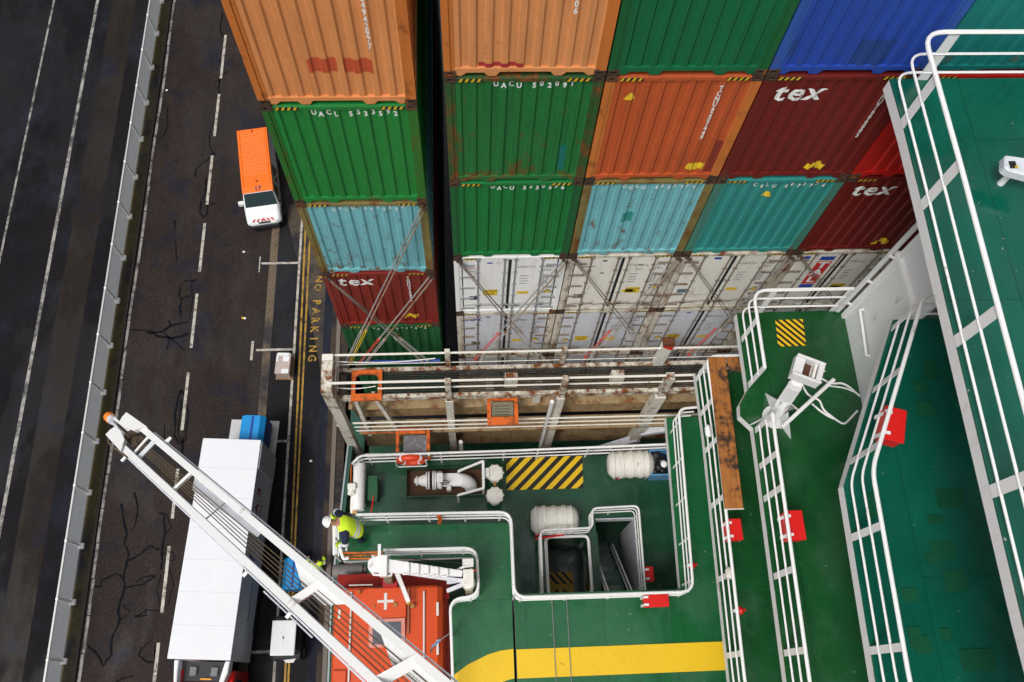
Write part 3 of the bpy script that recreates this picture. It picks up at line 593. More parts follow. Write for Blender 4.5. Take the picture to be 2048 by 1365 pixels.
# walls under the upper decks facing the recess
# main deck
CB = [P2(1028, 1190, DA), P2(1026, 1046, DA), P2(712, 1052, DA)]
ya = CB[0][1]
boat = [P2(767, 1118, DA), P2(946, 1114, DA), P2(951, 1212, DA), P2(903, 1219, DA)]
bx = boat[3][0]
main_left = [(-3.2, CB[2][1]), CB[1], CB[0], (CB[0][0], 2.13), (bx, 2.13), (boat[2][0], 2.13), (boat[1][0]+.04, boat[1][1]-.05), (-3.2, boat[0][1]-.06)]
deck('main_deck', [(-3.2, CB[2][1]), CB[1], (CB[0][0], 2.13), (boat[2][0], 2.13), (boat[1][0], boat[1][1]), (-3.2, boat[1][1])], DA, M_DK1, .30, 'green main deck walkway beside the lifeboat')
deck('main_deck', [(bx, -6), (.905, -6), (.905, 2.126), (bx, 2.126)], DA, M_DK1, .30, 'green main deck left of the open seam')
xe = P2(1362, 1185, DA)[0]; yA = P2(1333, 835, DA)[1]
deck('main_deck', [(.965, -6), (12, -6), (12, yA), (P2(1333, 835, DA)[0], yA), (xe, ya), (.965, ya+.02)], DA+.012, M_DK1, .30, 'green main deck around the lower deck recess')
g = MB()
for x0_, x1_ in ((1.87, 1.885), (2.225, 2.24)): g.box(x0_, -6, H-DA-.01, x1_, ya-.02, H-DA+.03)
struct(g.build('deck_step', M_STEEL), 'two thin steel ridges crossing the main deck', 'deck step')
# yellow walkway line: sweeps in from the left and runs across
zl = H-DA+.006; g = MB()
up = [P2(905, 1352, DA), P2(935, 1330, DA), P2(975, 1310, DA), P2(1000, 1302, DA), P2(1030, 1298, DA)]
lo = [P2(905, 1400, DA), P2(950, 1385, DA), P2(1000, 1366, DA), P2(1015, 1361, DA), P2(1030, 1357, DA)]
lim = lambda p: (max(bx+.02, min(.90, p[0])), p[1])
for i in range(4): g.face([(*lim(lo[i]), zl), (*lim(lo[i+1]), zl), (*lim(up[i+1]), zl), (*lim(up[i]), zl)])
yu, yl = P2(1200, 1293, DA)[1], P2(1200, 1351, DA)[1]
for xa_, xb_ in ((.97, 1.868), (1.888, 2.222), (2.243, 6.2)): g.face([(xa_, yl, zl), (xb_, yl, zl), (xb_, yu, zl), (xa_, yu, zl)])
struct(g.build('deck_line', M_YELB), 'broad yellow walkway band curving across the main deck', 'deck marking')
# upper decks
DDE = [P2(1391, 746, DD), P2(1409, 880, DD), P2(1460, 1365, DD)]
deck('bridge_wing_deck', [DDE[0], DDE[1], DDE[2], (DDE[2][0]+.25, -6), (14, -6), (14, DDE[0][1])], DD, M_DK2, .25, 'green deck carrying the wooden board')
DEE = [P2(*p, DE) for p in ((1474, 626), (1496, 779), (1480, 809), (1481, 832), (1507, 856), (1513, 900), (1574, 1365))]
deck('bridge_wing_deck', DEE+[(DEE[-1][0]+.25, -6), (14, -6), (14, 7.2), ], DE, M_DK2, .25, 'green deck carrying the searchlight')
DFE = [P2(*p, DF) for p in ((1786, 640), (1688, 972), (1752, 1365))]
deck('bridge_wing_deck', DFE+[(DFE[-1][0]+.25, -6), (14, -6), (14, DFE[0][1])], DF, M_DK3, .25, 'teal green deck with faint repaired patches')
DGE = [P2(*p, DG) for p in ((1780, 158), (1811, 266), (1849, 420), (1868, 500), (2048, 1248))]
deck('bridge_wing_deck', DGE+[(DGE[-1][0]+.1, -6), (14, -6), (14, DGE[0][1])], DG, M_DK3, .25, 'highest teal green deck, wet and glossy')
g = MB()
for u, v, w_, h_ in ((1955, 640, .5, .35), (1745, 1010, .22, .4), (1900, 995, .45, .3), (1885, 1100, .4, .28), (1910, 1160, .35, .3), (1870, 1040, .25, .16), (1865, 1118, .2, .16), (1850, 820, .3, .25), (1840, 775, .2, .2), (1860, 740, .22, .3), (1820, 1190, .25, .2), (1905, 1165, .25, .3), (1845, 1290, .25, .25), (1955, 1320, .5, .3), (1830, 1275, .2, .3), (1890, 1270, .15, .18)):
    p = at(u, v, DF); g.box(p.x-w_/2, p.y-h_/2, p.z-.002, p.x+w_/2, p.y+h_/2, p.z+.003+.0015*len(g.f)/6)
struct(g.build('paint_patches', paint('patch_olive', (.004, .078, .034), .3, .5, .5)), 'small olive green repaint squares on the teal deck', 'deck marking')
# superstructure houses under each overhang
for d0, d1, y1, inset, lb in ((DG+.25, DF, 4.0, 2.9, 'highest'), (DF+.25, DE, 4.2, 1.5, 'upper'), (DE+.25, DD, 5.6, 1.4, 'middle'), (DD+.25, DA-.01, 5.2, 1.5, 'lower'), (DA+.31, DB, 5.0, .6, 'lowest')):
    t = thing('deckhouse', '%s white deckhouse wall under the overhanging decks' % lb, 'deckhouse', (7, 0, H-d1))
    x0_ = 6.2+inset; g = MB(); g.box(x0_, -6, H-d1+.002, 14, y1, H-d0-.002); g.build('wall', M_WHITE, t)
    for k in range(3):
        g = MB(); g.box(x0_-.03, 3.2-k*2.4, H-d1+1.2, x0_-.002, 4.0-k*2.4, H-d1+1.9); w_ = g.build('window', M_WHITE, t); g = MB(); g.box(x0_-.034, 3.27-k*2.4, H-d1+1.27, x0_-.031, 3.93-k*2.4, H-d1+1.83); g.build('pane', plain('window_glass', (.02, .03, .035), .08), w_)
# white wing bulkhead between the searchlight deck and the highest deck
xw = P2(1690, 640, DE)[0]
t = thing('wing_bulkhead', 'white steel bulkhead rising from the searchlight deck to the highest deck', 'bulkhead', (xw, 6, H-DE))
yf = P2(1687, 628, DE)[1]
g = MB(); g.box(xw, 4.7, H-DE+.002, xw+.05, yf, H-DF-.252); g.box(xw, DFE[0][1]+.01, H-DF-.250, xw+.05, yf, H-DG-.252); g.build('plate', M_WHITE, t)
g = MB(); pA = at(1665, 640, DE-.1); pA.x = xw-.16; pA.y = yf+.05
g.tube([pA, (pA.x, pA.y, H-DG-.26)], .06, 10); g.ball(pA, .06, n=10); g.build('stanchion_pipe', M_RAIL, t, smooth=True)
for dz in (.5, 1.5, 2.5, 3.6): g = MB(); g.bar((pA.x, pA.y, H-DE+dz), (xw, yf-.05, H-DE+dz), .04, .04); g.build('bracket', M_RAIL, t)
b = at(1722, 622, DE-.6); b2 = at(1738, 722, DE-.6)
yh1 = atx(1720, 622, xw).y; 
g = MB(); za = atx(1722, 620, xw-.07).z; a1 = atx(1720, 620, xw-.07); a2 = atx(1733, 712, xw-.07)
g.tube(fillet([(xw, a1.y, a1.z), a1, a2, (xw, a2.y, a2.z)], .06), .028, 8); g.build('grab_rail', M_RAIL, t, smooth=True)
g = MB(); c1 = atx(1795, 505, xw-.04); c2 = atx(1828, 625, xw-.04); g.bar(c1, c2, .10, .08, (1, 0, 0)); g.build('stiffener', M_RAIL, t)
g = MB(); c3 = atx(1860, 500, xw-.04); g.bar((xw-.03, yf-.06, H-DE), (xw-.03, yf-.06, H-DG-.26), .06, .1); g.build('flange', M_RAIL, t)

# ---------------------------------------------------------------- railings
def railing(label, base, d, posts, group='white ship railings', hts=(1.08, .72, .38), rad=(.034, .020, .020), r=.28, pw=(.014, .115), ends=0, coam=None, mat=None):
    mat = mat or M_RAIL; z = H-d; b0 = Vector((base[0][0], base[0][1], z))
    t = thing('railing', label, 'railing', b0, group)
    for i, (h, rr) in enumerate(zip(hts, rad)):
        pts = fillet([(x, y, z+h) for x, y in base], r*(1 if i == 0 else .8), 5); g = MB(); g.tube(pts, rr, 8); g.build('top_rail' if i == 0 else 'lower_rail', mat, t, smooth=True)
    seg = [(Vector((*base[i], 0)), Vector((*base[i+1], 0))) for i in range(len(base)-1)]
    for (si, f) in posts:
        a, b = seg[si]; p = a.lerp(b, f); dr = (b-a).normalized(); n_ = Vector((-dr.y, dr.x, 0))
        g = MB(); g.bar(p+Vector((0, 0, z-.02)), p+Vector((0, 0, z+hts[0])), pw[0], pw[1], up=(dr.x, dr.y, 0)); g.build('post', mat, t)
    return t
def onrail(u, v, d): p = at(u, v, d); return (p.x, p.y)
RT = 1.08
# recess railing round the lower deck opening (points are read on its top rail)
rc_ = [onrail(*p, DA-RT) for p in ((712, 1030), (1022, 1024.5), (1029, 1195), (1387, 1183.5), (1357, 818), (1394, 815))]
railing('long white railing round the sunken lower deck recess', rc_, DA, [(0, f) for f in (.02, .18, .46, .7, .93)]+[(1, f) for f in (.1, .55, .97)]+[(2, f) for f in (.04, .3, .55, .8, .97)]+[(3, f) for f in (.06, .28, .5, .72, .93)]+[(4, .3)], pw=(.012, .05))
g = MB(); 
lb_ = [onrail(*p, DA-RT) for p in ((767, 1101), (953, 1096), (958, 1192), (900, 1199), (905, 1335), (907, 1420))]
railing('white railing with a dog leg round the lifeboat bay', lb_, DA, [(0, f) for f in (.02, .38, .85)]+[(1, .2), (1, .9), (2, .3), (3, .1), (3, .5), (3, .97)], pw=(.012, .05))
bf = [onrail(*p, DB-RT) for p in ((704, 928), (720, 912), (1040, 901), (1345, 888.5))]
railing('white railing along the front edge of the lower deck', bf, DB, [(0, .1), (1, .05), (1, .5), (1, .9), (2, .12), (2, .45), (2, .75), (2, .98)], pw=(.012, .05), r=.12)
st = [onrail(*p, DB-RT) for p in ((1085, 1187), (1081, 1061), (1186, 1056), (1184, 1017), (1277, 1012), (1291, 1186))]
railing('white railing winding round the hatch and the stairwell', st, DB, [(0, .1), (0, .6), (1, .5), (3, .45), (4, .08), (4, .35), (4, .6), (4, .9)], pw=(.012, .045), rad=(.03, .018, .018), r=.16)
sd_ = [onrail(*p, DA-RT) for p in ((679, 1082), (683, 1100), (697, 1122))]
railing('short white side rail in front of the leaning worker', [(-3.28, 3.98), (-3.24, 3.16)], DA, [(0, .02), (0, .5), (0, .98)], pw=(.03, .05))
HU = (1.07, .68, .27)
railing('white railing of the deck with the wooden board', [(P2(1500, 745, DD)[0], DDE[0][1]), DDE[0], DDE[1], DDE[2], (DDE[2][0]+.2, -4)], DD, [(0, .8), (1, .1), (1, .62)]+[(2, f) for f in (.05, .295, .6, .9)]+[(3, .3)], r=.22, hts=HU)
railing('white railing on the front corner of the searchlight deck', [(xw-.2, DEE[0][1]), (DEE[0][0]+.02, DEE[0][1]), (DEE[1][0]+.02, DEE[1][1]+.05)], DE, [(0, .02), (0, .78), (1, .37), (1, .98)], r=.28, hts=HU)
railing('long white railing of the searchlight deck running aft', [(DEE[4][0]+.03, DEE[4][1]-.05), (DEE[5][0]+.02, DEE[5][1]), (DEE[6][0]+.02, DEE[6][1]), (DEE[6][0]+.22, -4)], DE, [(0, .02)]+[(1, f) for f in (.08, .23, .57, .885)]+[(2, .4)], r=.1, hts=HU)
railing('white railing of the patched teal deck with a bend in the middle', [(DFE[0][0]+.7, DFE[0][1]-.02), (DFE[0][0]+.02, DFE[0][1]-.02), DFE[1], DFE[2], (DFE[2][0]+.2, -4)], DF, [(1, f) for f in (.05, .44, .86)]+[(2, f) for f in (.28, .85)]+[(3, .3)], r=.2, hts=HU)
railing('topmost white railing round the wet glossy deck', [(13, DGE[0][1]-.02), (DGE[0][0]+.02, DGE[0][1]-.02), DGE[2], DGE[4], (DGE[4][0]+.08, -4)], DG, [(0, .93), (1, .35), (1, .96)]+[(2, f) for f in (.36, .72)], r=.30, hts=(1.0, .56, .16), pw=(.016, .16))
# inboard lamp cabinet on the highest deck
t = thing('deck_light', 'grey white lamp housing with a yellow edged dark lens on the topmost deck', 'deck light', (8.3, 6.6, H-DG))
q1 = at(1994, 340, DG-.35); q2 = at(2075, 350, DG-.35)
g = MB(); g.prism([(q1.x, q1.y-.05, q1.z), (q1.x+.06, q1.y+.14, q1.z), (q2.x, q2.y+.14, q2.z), (q2.x, q2.y-.20, q2.z), (q1.x+.05, q1.y-.12, q1.z)], (0, 0, .16)); g.build('housing', M_W3, t, bevel=.02)
l1 = at(2019, 331, DG-.515); g = MB(); g.box(l1.x, l1.y-.05, l1.z, l1.x+.09, l1.y+.06, l1.z+.012); g.build('lens', M_BLK, t)
g = MB(); g.box(l1.x+.06, l1.y-.058, l1.z+.014, l1.x+.10, l1.y-.02, l1.z+.018); g.build('warning_label', M_YMARK, t)
g = MB(); g.tube([(q1.x+.25, q1.y, H-DG), (q1.x+.25, q1.y, q1.z)], .05, 10); g.build('stand', M_RAIL, t)

# ---------------------------------------------------------------- hatched pads, red boxes, board, searchlight
def pad(label, corners, d, n, flip=False):
    z = H-d+.006; P = [Vector((*P2(*c, d), z)) for c in corners]; g = MB(); g.face(P, 0)
    A = P[1]-P[0]; B = P[3]-P[0]
    ins = lambda s, t_: P[0]+A*s+B*t_+Vector((0, 0, .004))
    k = (B.length/A.length); 
    for i in range(-n, 2*n):
        s0 = i/n; w_ = .52/n
        poly = []
        for (s, t_) in ((s0, 0), (s0+w_, 0), (s0+w_+k*1.0, 1), (s0+k*1.0, 1)): poly.append((s, t_))
        def clip(poly, ax, lim, sign):
            out = []
            for j in range(len(poly)):
                a, b = poly[j], poly[(j+1) % len(poly)]; fa, fb = (a[ax]-lim)*sign, (b[ax]-lim)*sign
                if fa >= 0: out.append(a)
                if fa*fb < 0: q = fa/(fa-fb); out.append((a[0]+(b[0]-a[0])*q, a[1]+(b[1]-a[1])*q))
            return out
        poly = clip(clip(poly, 0, 0, 1), 0, 1, -1) if poly else poly
        if len(poly) > 2: g.face([ins(1-s if flip else s, t_) for s, t_ in poly], 1)
    struct(g.build('hatched_marking', [M_BLK, M_YELB]), label, 'deck marking')
pad('large yellow and black hatched square on the lower deck', ((1013, 981), (1167, 977), (1165, 912), (1012, 916)), DB, 6)
pad('small yellow and black hatched square near the searchlight', ((1556, 694), (1612, 692), (1607, 640), (1550, 641)), DE, 4, True)
M_CLAMP = M_RAIL
def firebox(c, d, label, w=.28, l=.42, h=.30, rz=0, hang=.18):
    t = thing('fire_box', label, 'red box', c, 'red hose boxes hung on railings', rz)
    g = MB(); g.box(-w/2, -l/2, -h/2, w/2, l/2, h/2-.03); g.build('body', M_RED, t, local=True, bevel=.015)
    g = MB(); g.prism([(-w/2-.015, -l/2-.015, h/2-.028), (-w/2-.015, l/2+.015, h/2-.028), (w/2+.02, l/2+.015, h/2-.028), (w/2+.02, -l/2-.015, h/2-.028)], (0, 0, .05)); g.build('lid', M_RED, t, local=True, bevel=.012)
    for y_ in (-l*.33, l*.33):
        g = MB(); g.bar((-w/2-.03, y_, -h*.6), (-w/2+.02, y_, h/2+.04), .06, .012, up=(1, 0, 0)); g.bar((-w/2-.02, y_, h/2+.035), (-w/2+.09, y_, h/2+.035), .05, .015); g.build('strap', M_RAIL, t, local=True)
    return t
def bx_at(u, v, d): p = at(u, v, d); return (p.x, p.y, p.z)
firebox(bx_at(1465, 1062, DD-.80), DD, 'red hose box hung just aft of the wooden board')
firebox(bx_at(1584, 1054, DE-.75), DE, 'largest red hose box hung on the searchlight deck railing', .30, .50, .3)
firebox(bx_at(1780, 855, DF-.75), DF, 'red hose box hung on the slanting railing of the teal deck', .30, .52, .3, math.radians(-17))
firebox(bx_at(1297, 1150, DB-.85), DB, 'small red hose box beside the stairwell railing', .2, .36, .26)
firebox(bx_at(1310, 1203, DA-.6), DA, 'red hose box hung outside the recess railing near its right end', .56, .26, .3)
for (u, v, d, lb) in ((1383, 1131, DA-.75, 'small red horn on the recess railing, right side'), (1478, 1222, DD-.85, 'small red horn on the railing aft of the wooden board')):
    c = at(u, v, d); t = thing('alarm_horn', lb, 'horn', c, 'small red horns on railings')
    g = MB(); g.lathe(c, (1, .1, .2), [(-.06, .05), (0, .085), (.05, .085), (.1, .03), (.14, .02)], 12); g.build('bell', M_RED, t, smooth=True); g = MB(); g.box(c.x-.11, c.y-.03, c.z-.05, c.x-.05, c.y+.03, c.z+.05); g.build('bracket', M_RAIL, t)
c = at(1459, 1147, DD-.8); t = thing('floodlight', 'round cream floodlight clamped to the railing between red box and red horn', 'floodlight', c)
g = MB(); g.lathe(c+Vector((0, -.12, 0)), (0, 1, .15), [(0, .05), (.03, .09), (.18, .095), (.22, .07), (.25, .03)], 14); g.build('housing', paint('lamp_cream', (.62, .60, .52), .5, .2, .3, .2), t, smooth=True); g = MB(); g.bar(c, c+Vector((.05, 0, -.25)), .05, .03); g.build('bracket', M_RAIL, t)
c = at(1416, 862, DD-.75); t = thing('life_light', 'white float light clipped to the railing beside the wooden board', 'float light', c)
g = MB(); g.lathe(c+Vector((0, -.14, 0)), (0, 1, 0), [(0, .03), (.02, .065), (.12, .07), (.2, .07), (.26, .05), (.28, .02)], 12); g.build('body', M_RAIL, t, smooth=True); g = MB(); g.box(c.x-.05, c.y-.02, c.z-.12, c.x+.05, c.y+.02, c.z-.06); g.build('bracket', M_STEEL, t)
# weathered board lying on the rail
kw_ = N('weathered_wood'); f = kw_.noise(3, 8, .65, (9, .5, 1)); f2 = kw_.noise(3.5, 6, .7)
col = kw_.mix(kw_.ramp(f, .3, .7), (.44, .165, .026), (.20, .06, .012)); col = kw_.mix(kw_.ramp(f2, .48, .60, 0, .97), col, (.022, .013, .009)); col = kw_.mix(kw_.ramp(kw_.noise(1.2, 4), .5, .7, 0, .6), col, (.34, .14, .03))
kw_.l.new(col, kw_.b.inputs['Base Color']); kw_.b.inputs['Roughness'].default_value = .55; kw_.bump(f, .3, .01)
dw = DD-RT-.04
wb = [P2(*p, dw) for p in ((1416, 714), (1451, 714), (1487, 1017), (1450, 1018))]
t = thing('wooden_board', 'weathered brown wooden board capping the white railing', 'board', (wb[0][0], wb[0][1], H-dw))
g = MB(); g.slab([wb[3], wb[2], wb[1], wb[0]], H-dw-.05, H-dw); g.build('plank', kw_.m, t, bevel=.006)
p1_, p2_ = P2(1453, 714, dw), P2(1500, 741, dw)
g = MB(); g.slab([(p1_[0]+.004, p1_[1]), (p1_[0]+.9, p1_[1]), (p1_[0]+.9, p2_[1]), (p1_[0]+.03, p2_[1])], H-dw-.052, H-dw-.003); g.build('cross_plank', kw_.m, t, bevel=.006)
g = MB(); g.slab([(wb[3][0]-.01, wb[3][1]-.018), (wb[2][0]+.01, wb[2][1]-.018), (wb[2][0]+.01, wb[2][1]-.002), (wb[3][0]-.01, wb[3][1]-.002)], H-dw-.05, H-dw+.004); g.build('end_strip', M_W2, t)
# searchlight
base = at(1548, 835, DE); t = thing('searchlight', 'white searchlight on a finned pedestal with an open square lamp head', 'searchlight', base)
topc = at(1590, 772, DE-1.05)
g = MB(); g.tube([base, base.lerp(topc, 1.0)], .135, 18); g.lathe(base, (0, 0, 1), [(0, .24), (.02, .24), (.03, .15)], 18); g.build('pedestal', M_WHITE, t, smooth=True)
for a_ in (195, 300, 20, 100):
    v_ = Vector((math.cos(math.radians(a_)), math.sin(math.radians(a_)), 0)); g = MB(); g.prism([base+v_*.1, base+v_*.52, base+v_*.1+Vector((0, 0, .62))], Vector((-v_.y, v_.x, 0))*.014); g.build('fin', M_WHITE, t)
hd = at(1614, 742, DE-1.35); ca, sa = math.cos(math.radians(-24)), math.sin(math.radians(-24)); ax_ = Vector((ca, sa, 0)); ay_ = Vector((-sa, ca, 0))
def hb(g, x0, x1, y0, y1, z0, z1, mi=0):
    pts = [hd+ax_*x+ay_*y+Vector((0, 0, z)) for z in (z0, z1) for x, y in ((x0, y0), (x1, y0), (x1, y1), (x0, y1))]
    g.add(pts, [(0, 3, 2, 1), (4, 5, 6, 7), (0, 1, 5, 4), (1, 2, 6, 5), (2, 3, 7, 6), (3, 0, 4, 7)], mi)
g = MB(); hb(g, -.27, .27, -.22, -.17, -.14, .14); hb(g, -.27, .27, .17, .22, -.14, .14); hb(g, -.27, -.09, -.168, .168, -.14, .08); hb(g, .17, .27, -.168, .168, -.14, .12); hb(g, -.088, .168, -.168, .168, -.14, -.11); g.build('lamp_head', M_WHITE, t, bevel=.008)
g = MB(); hb(g, -.07, .07, -.16, .16, -.105, -.06); g.build('lamp_lens', paint('lens_brown', (.10, .04, .025), .25, .3, .2), t)
g = MB(); hb(g, .10, .15, -.16, .16, -.105, .05); g.build('shutter', M_W2, t)
for s_ in (-.12, .12):
    g = MB(); g.tube([hd+ax_*.27+ay_*s_, hd+ax_*.32+ay_*s_], .015, 6); g.build('knob', M_RAIL, t)
g = MB(); g.tube([topc-Vector((0, 0, .1)), hd-Vector((0, 0, .13))], .11, 14); g.build('neck', M_WHITE, t, smooth=True)
b1 = at(1564, 855, DE-.55); b2 = at(1668, 759, DE-.55); t = thing('light_bar', 'long white lamp fitting lying aslant beside the searchlight', 'lamp fitting', b1)
g = MB(); g.bar(b1, b2, .075, .08); g.build('housing', M_WHITE, t, bevel=.01); g = MB(); g.bar(b1.lerp(b2, .02)+Vector((0, 0, .05)), b1.lerp(b2, .98)+Vector((0, 0, .05)), .03, .025); g.build('tube', M_RAIL, t)
for f_ in (.15, .85): p = b1.lerp(b2, f_); g = MB(); g.tube([(p.x, p.y, H-DE), p], .02, 6); g.build('stand', M_RAIL, t)
def cable(label, pts, d, r=.022, name='cable'):
    g = MB(); p = [at(u, v, d) for u, v in pts]; p = fillet(p, .25, 4); g.tube(p, r, 6); o = g.build(name, M_RAIL, smooth=True); tag(o, label, 'cable', 'white cables of the searchlight')
cable('white cable looping from the lamp head across the deck to the bulkhead', [(1602, 765), (1616, 792), (1640, 800), (1646, 820), (1672, 840), (1688, 850), (1700, 838), (1715, 822)], DE-.12)
cable('white cable running from the lamp head to the bulkhead at top', [(1640, 755), (1652, 763), (1666, 768), (1684, 766), (1700, 775), (1720, 793)], DE-.2)
cable('short white cable joining lamp fitting and pedestal low down', [(1563, 803), (1582, 808), (1598, 822)], DE-.12)
cable('thin white cable beside the bar towards the bulkhead', [(1655, 772), (1690, 776), (1712, 786)], DE-.3, .016)
cable('white cable sagging below the lamp fitting', [(1624, 808), (1640, 822), (1655, 832), (1668, 838)], DE-.08)
cable('short white cable at the aft end of the lamp fitting', [(1552, 828), (1558, 842), (1570, 850)], DE-.1)
# ---------------------------------------------------------------- lashing bridge between containers and lower deck
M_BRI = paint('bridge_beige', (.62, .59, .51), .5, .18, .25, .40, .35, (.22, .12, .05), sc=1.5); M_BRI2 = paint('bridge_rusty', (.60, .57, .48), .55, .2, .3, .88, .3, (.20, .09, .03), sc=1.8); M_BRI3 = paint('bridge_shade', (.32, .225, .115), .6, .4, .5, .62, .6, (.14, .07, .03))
M_BRW = paint('bridge_rail', (.70, .68, .61), .45, .15, .2, .22, .1, (.25, .14, .05), sc=1.6); M_GRAT = paint('grating_dark', (.030, .028, .025), .6, .4, .4, .25, .0); M_ORG = paint('rail_orange', (.66, .125, .014), .45, .25, .3, .62, .2, sc=2.)
YN, YFA = 7.20, 7.83; zw = H-21.0
lbr = thing('lashing_bridge', 'rusty beige steel lashing bridge with grating walkways between containers and lower deck', 'lashing bridge', (0, 7.5, zw))
XA, XB = -3.45, 7.0
def part(mb, name, mat, **k): return mb.build(name, mat, lbr, **k)
HXA, HXB, HYA, HYB = at(712, 765, 21).x, at(757, 765, 21).x, 7.26, 7.72   # climbing hole in the grating
g = MB(); g.box(XA, YFA, zw-.16, XB, YFA+.10, zw+.03); part(g, 'walkway_beam', M_BRI2)
g = MB(); g.box(XA, YN-.10, zw-.20, XB, YN, zw+.03); part(g, 'walkway_beam', M_BRI2)
g = MB(); y = YN+.02
while y < YFA-.02:
    for a, b in ((XA, HXA), (HXB, XB)) if HYA < y < HYB else ((XA, XB),): g.box(a, y, zw-.035, b, y+.018, zw+.0)
    y += .052
x = XA
while x < XB:
    if not HXA-.05 < x < HXB: g.box(x, YN, zw-.03, x+.012, YFA, zw-.006)
    x += .32
part(g, 'grating', M_GRAT)
def rail_x(y, z, r, x0=XA, x1=XB, nm='rail'):
    g = MB(); g.tube([(x0, y, z), (x1, y, z)], r, 8); part(g, nm, M_BRW, smooth=True)
rail_x(YFA+.05, zw+1.08, .03); rail_x(YN-.05, zw+1.08, .033); rail_x(YN-.05, zw+.62, .022, HXB+.05); rail_x(YFA+.05, zw+.42, .012)
g = MB(); p0 = Vector((XA, YFA+.02, zw+.75)); g.tube([p0.lerp(Vector((-.85, YFA+.02, zw+.8)), i/10)-Vector((0, 0, .18*math.sin(math.pi*i/10))) for i in range(11)], .016, 6); part(g, 'rope', M_BRW)
g = MB(); p0 = Vector((XA, YN+.02, zw+.6)); g.tube([p0.lerp(Vector((HXB+.0, YN+.02, zw+.6)), i/8)-Vector((0, 0, .15*math.sin(math.pi*i/8))) for i in range(9)], .014, 6); part(g, 'rope', M_BRW)
# columns on the near side, with their heads above the rail
def col(x, y, z0, z1, w=.20, m=M_BRI, ww=None): 
    g = MB(); g.box(x-w/2, y-w/2, z0, x+w/2, y+w/2, zw-.2); part(g, 'column', m); g = MB(); ww = ww or w*.7; g.box(x-ww/2, y-ww/2, zw-.2, x+ww/2, y+ww/2, z1); part(g, 'column_head', M_BRI2 if m is not M_W3 else m)
cx1 = at(895, 753, 19.85).x; cx2 = at(1131, 748, 19.85).x; cx3 = at(1341, 742, 19.85).x
col(cx1, YN-.08, H-27.4, zw+1.16); col(cx2, YN-.08, H-27.4, zw+1.16); col(cx3, YN-.08, H-27.4, zw+1.12, .28, M_BRI)
g = MB(); g.bar((cx3+.1, YN-.15, H-25.2), (cx3-2.2, YN-.35, H-27.2), .22, .22); part(g, 'brace', M_W3)
g = MB(); g.bar((cx3+.1, YN-.15, H-24.6), (cx3+2.4, YN-.2, H-23.2), .2, .2); part(g, 'brace', M_W3)
fx1 = at(894, 694, 19.85).x; fx2 = at(1129, 689, 19.85).x; fx3 = at(1335, 670, 19.6).x
for x, w in ((fx1, .13), (fx2, .13)):
    g = MB(); g.box(x-w/2, YFA+.02, zw-.1, x+w/2, YFA+.13, zw+1.15); part(g, 'stanchion', M_BRI2)
g = MB(); g.box(fx3-.13, YFA-.02, zw-.1, fx3+.13, YFA+.16, zw+1.38); part(g, 'stanchion', M_BRW)
g = MB(); g.box(fx3-.14, YFA-.03, zw+1.38, fx3+.14, YFA+.17, zw+1.52); part(g, 'stanchion_cap', paint('rust_cap', (.10, .03, .012), .8, .5, .5, .8))
g = MB(); g.prism([(fx3-.131, YFA-.025, zw+1.30), (fx3+.132, YFA-.025, zw+1.10), (fx3+.132, YFA-.025, zw+1.375), (fx3-.131, YFA-.025, zw+1.375)], (0, .004, 0)); part(g, 'red_tip', M_RED)
for u in (1021, 1230):
    x = at(u, 756, 21).x; g = MB(); g.box(x-.16, YN+.12, zw-.02, x+.16, YN+.34, zw+.50); part(g, 'lashing_locker', M_BRI); g = MB(); g.box(x-.15, YN+.13, zw+.502, x+.15, YN+.33, zw+.52); part(g, 'locker_lid', M_BRI2)
# end post at the ship's side
e0 = at(645, 702, 19.9); e1 = at(660, 702, 19.9); xe0 = -3.62; xe1 = -3.36
g = MB(); g.box(xe0, YN-.25, zw-.35, xe1, YFA+.05, zw+1.02); part(g, 'end_bulwark', M_BRI2)
g = MB(); g.box(xe0+.03, YFA-.12, zw+1.022, xe1+.03, YFA+.04, zw+1.20); part(g, 'end_bulwark_cap', M_BRW)
g = MB(); g.bar((xe0+.14, YN-.12, zw-.3), (-3.42, YN-.35, H-27.5), .26, .22); part(g, 'column', M_BRI)
for h in (.35, .72): g = MB(); g.tube([(xe1+.04, YN, zw+h), (xe1+.04, YFA, zw+h)], .018, 6); part(g, 'rail', M_BRW)
# second level walkway, girders and rails below
z2 = H-23.75
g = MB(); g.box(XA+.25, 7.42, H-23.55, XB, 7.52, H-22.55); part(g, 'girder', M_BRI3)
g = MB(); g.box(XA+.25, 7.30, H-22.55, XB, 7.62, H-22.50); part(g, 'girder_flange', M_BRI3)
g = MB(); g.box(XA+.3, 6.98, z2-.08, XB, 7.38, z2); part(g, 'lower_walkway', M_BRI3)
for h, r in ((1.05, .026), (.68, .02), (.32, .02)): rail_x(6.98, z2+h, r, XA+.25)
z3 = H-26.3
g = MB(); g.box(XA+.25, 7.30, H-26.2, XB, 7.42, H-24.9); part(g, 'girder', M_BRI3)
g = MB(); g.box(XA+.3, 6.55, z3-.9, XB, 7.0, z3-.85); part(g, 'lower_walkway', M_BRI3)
rail_x(6.75, H-25.1, .022, XA+.3); rail_x(6.75, H-25.45, .018, XA+.3)
for u in (1008, 1100): 
    x = at(u, 850, 23).x; g = MB(); g.box(x-.5, 7.37, H-22.50+.002, x-.3, 7.60, H-21.25); part(g, 'bracket', M_BRI)
for x, dx in ((-3.0, .1), (-2.5, .45)): g = MB(); g.bar((x, 7.3, zw-.2), (x+dx, 7.1, H-24.2), .10, .12); part(g, 'brace', M_BRI)
g = MB(); g.box(-.3, 7.7, H-22.7, XB, 8.2, H-22.6); g.box(XA, 7.65, H-23.6, -.6, 8.1, H-23.5); part(g, 'inner_plating', M_BRI3)
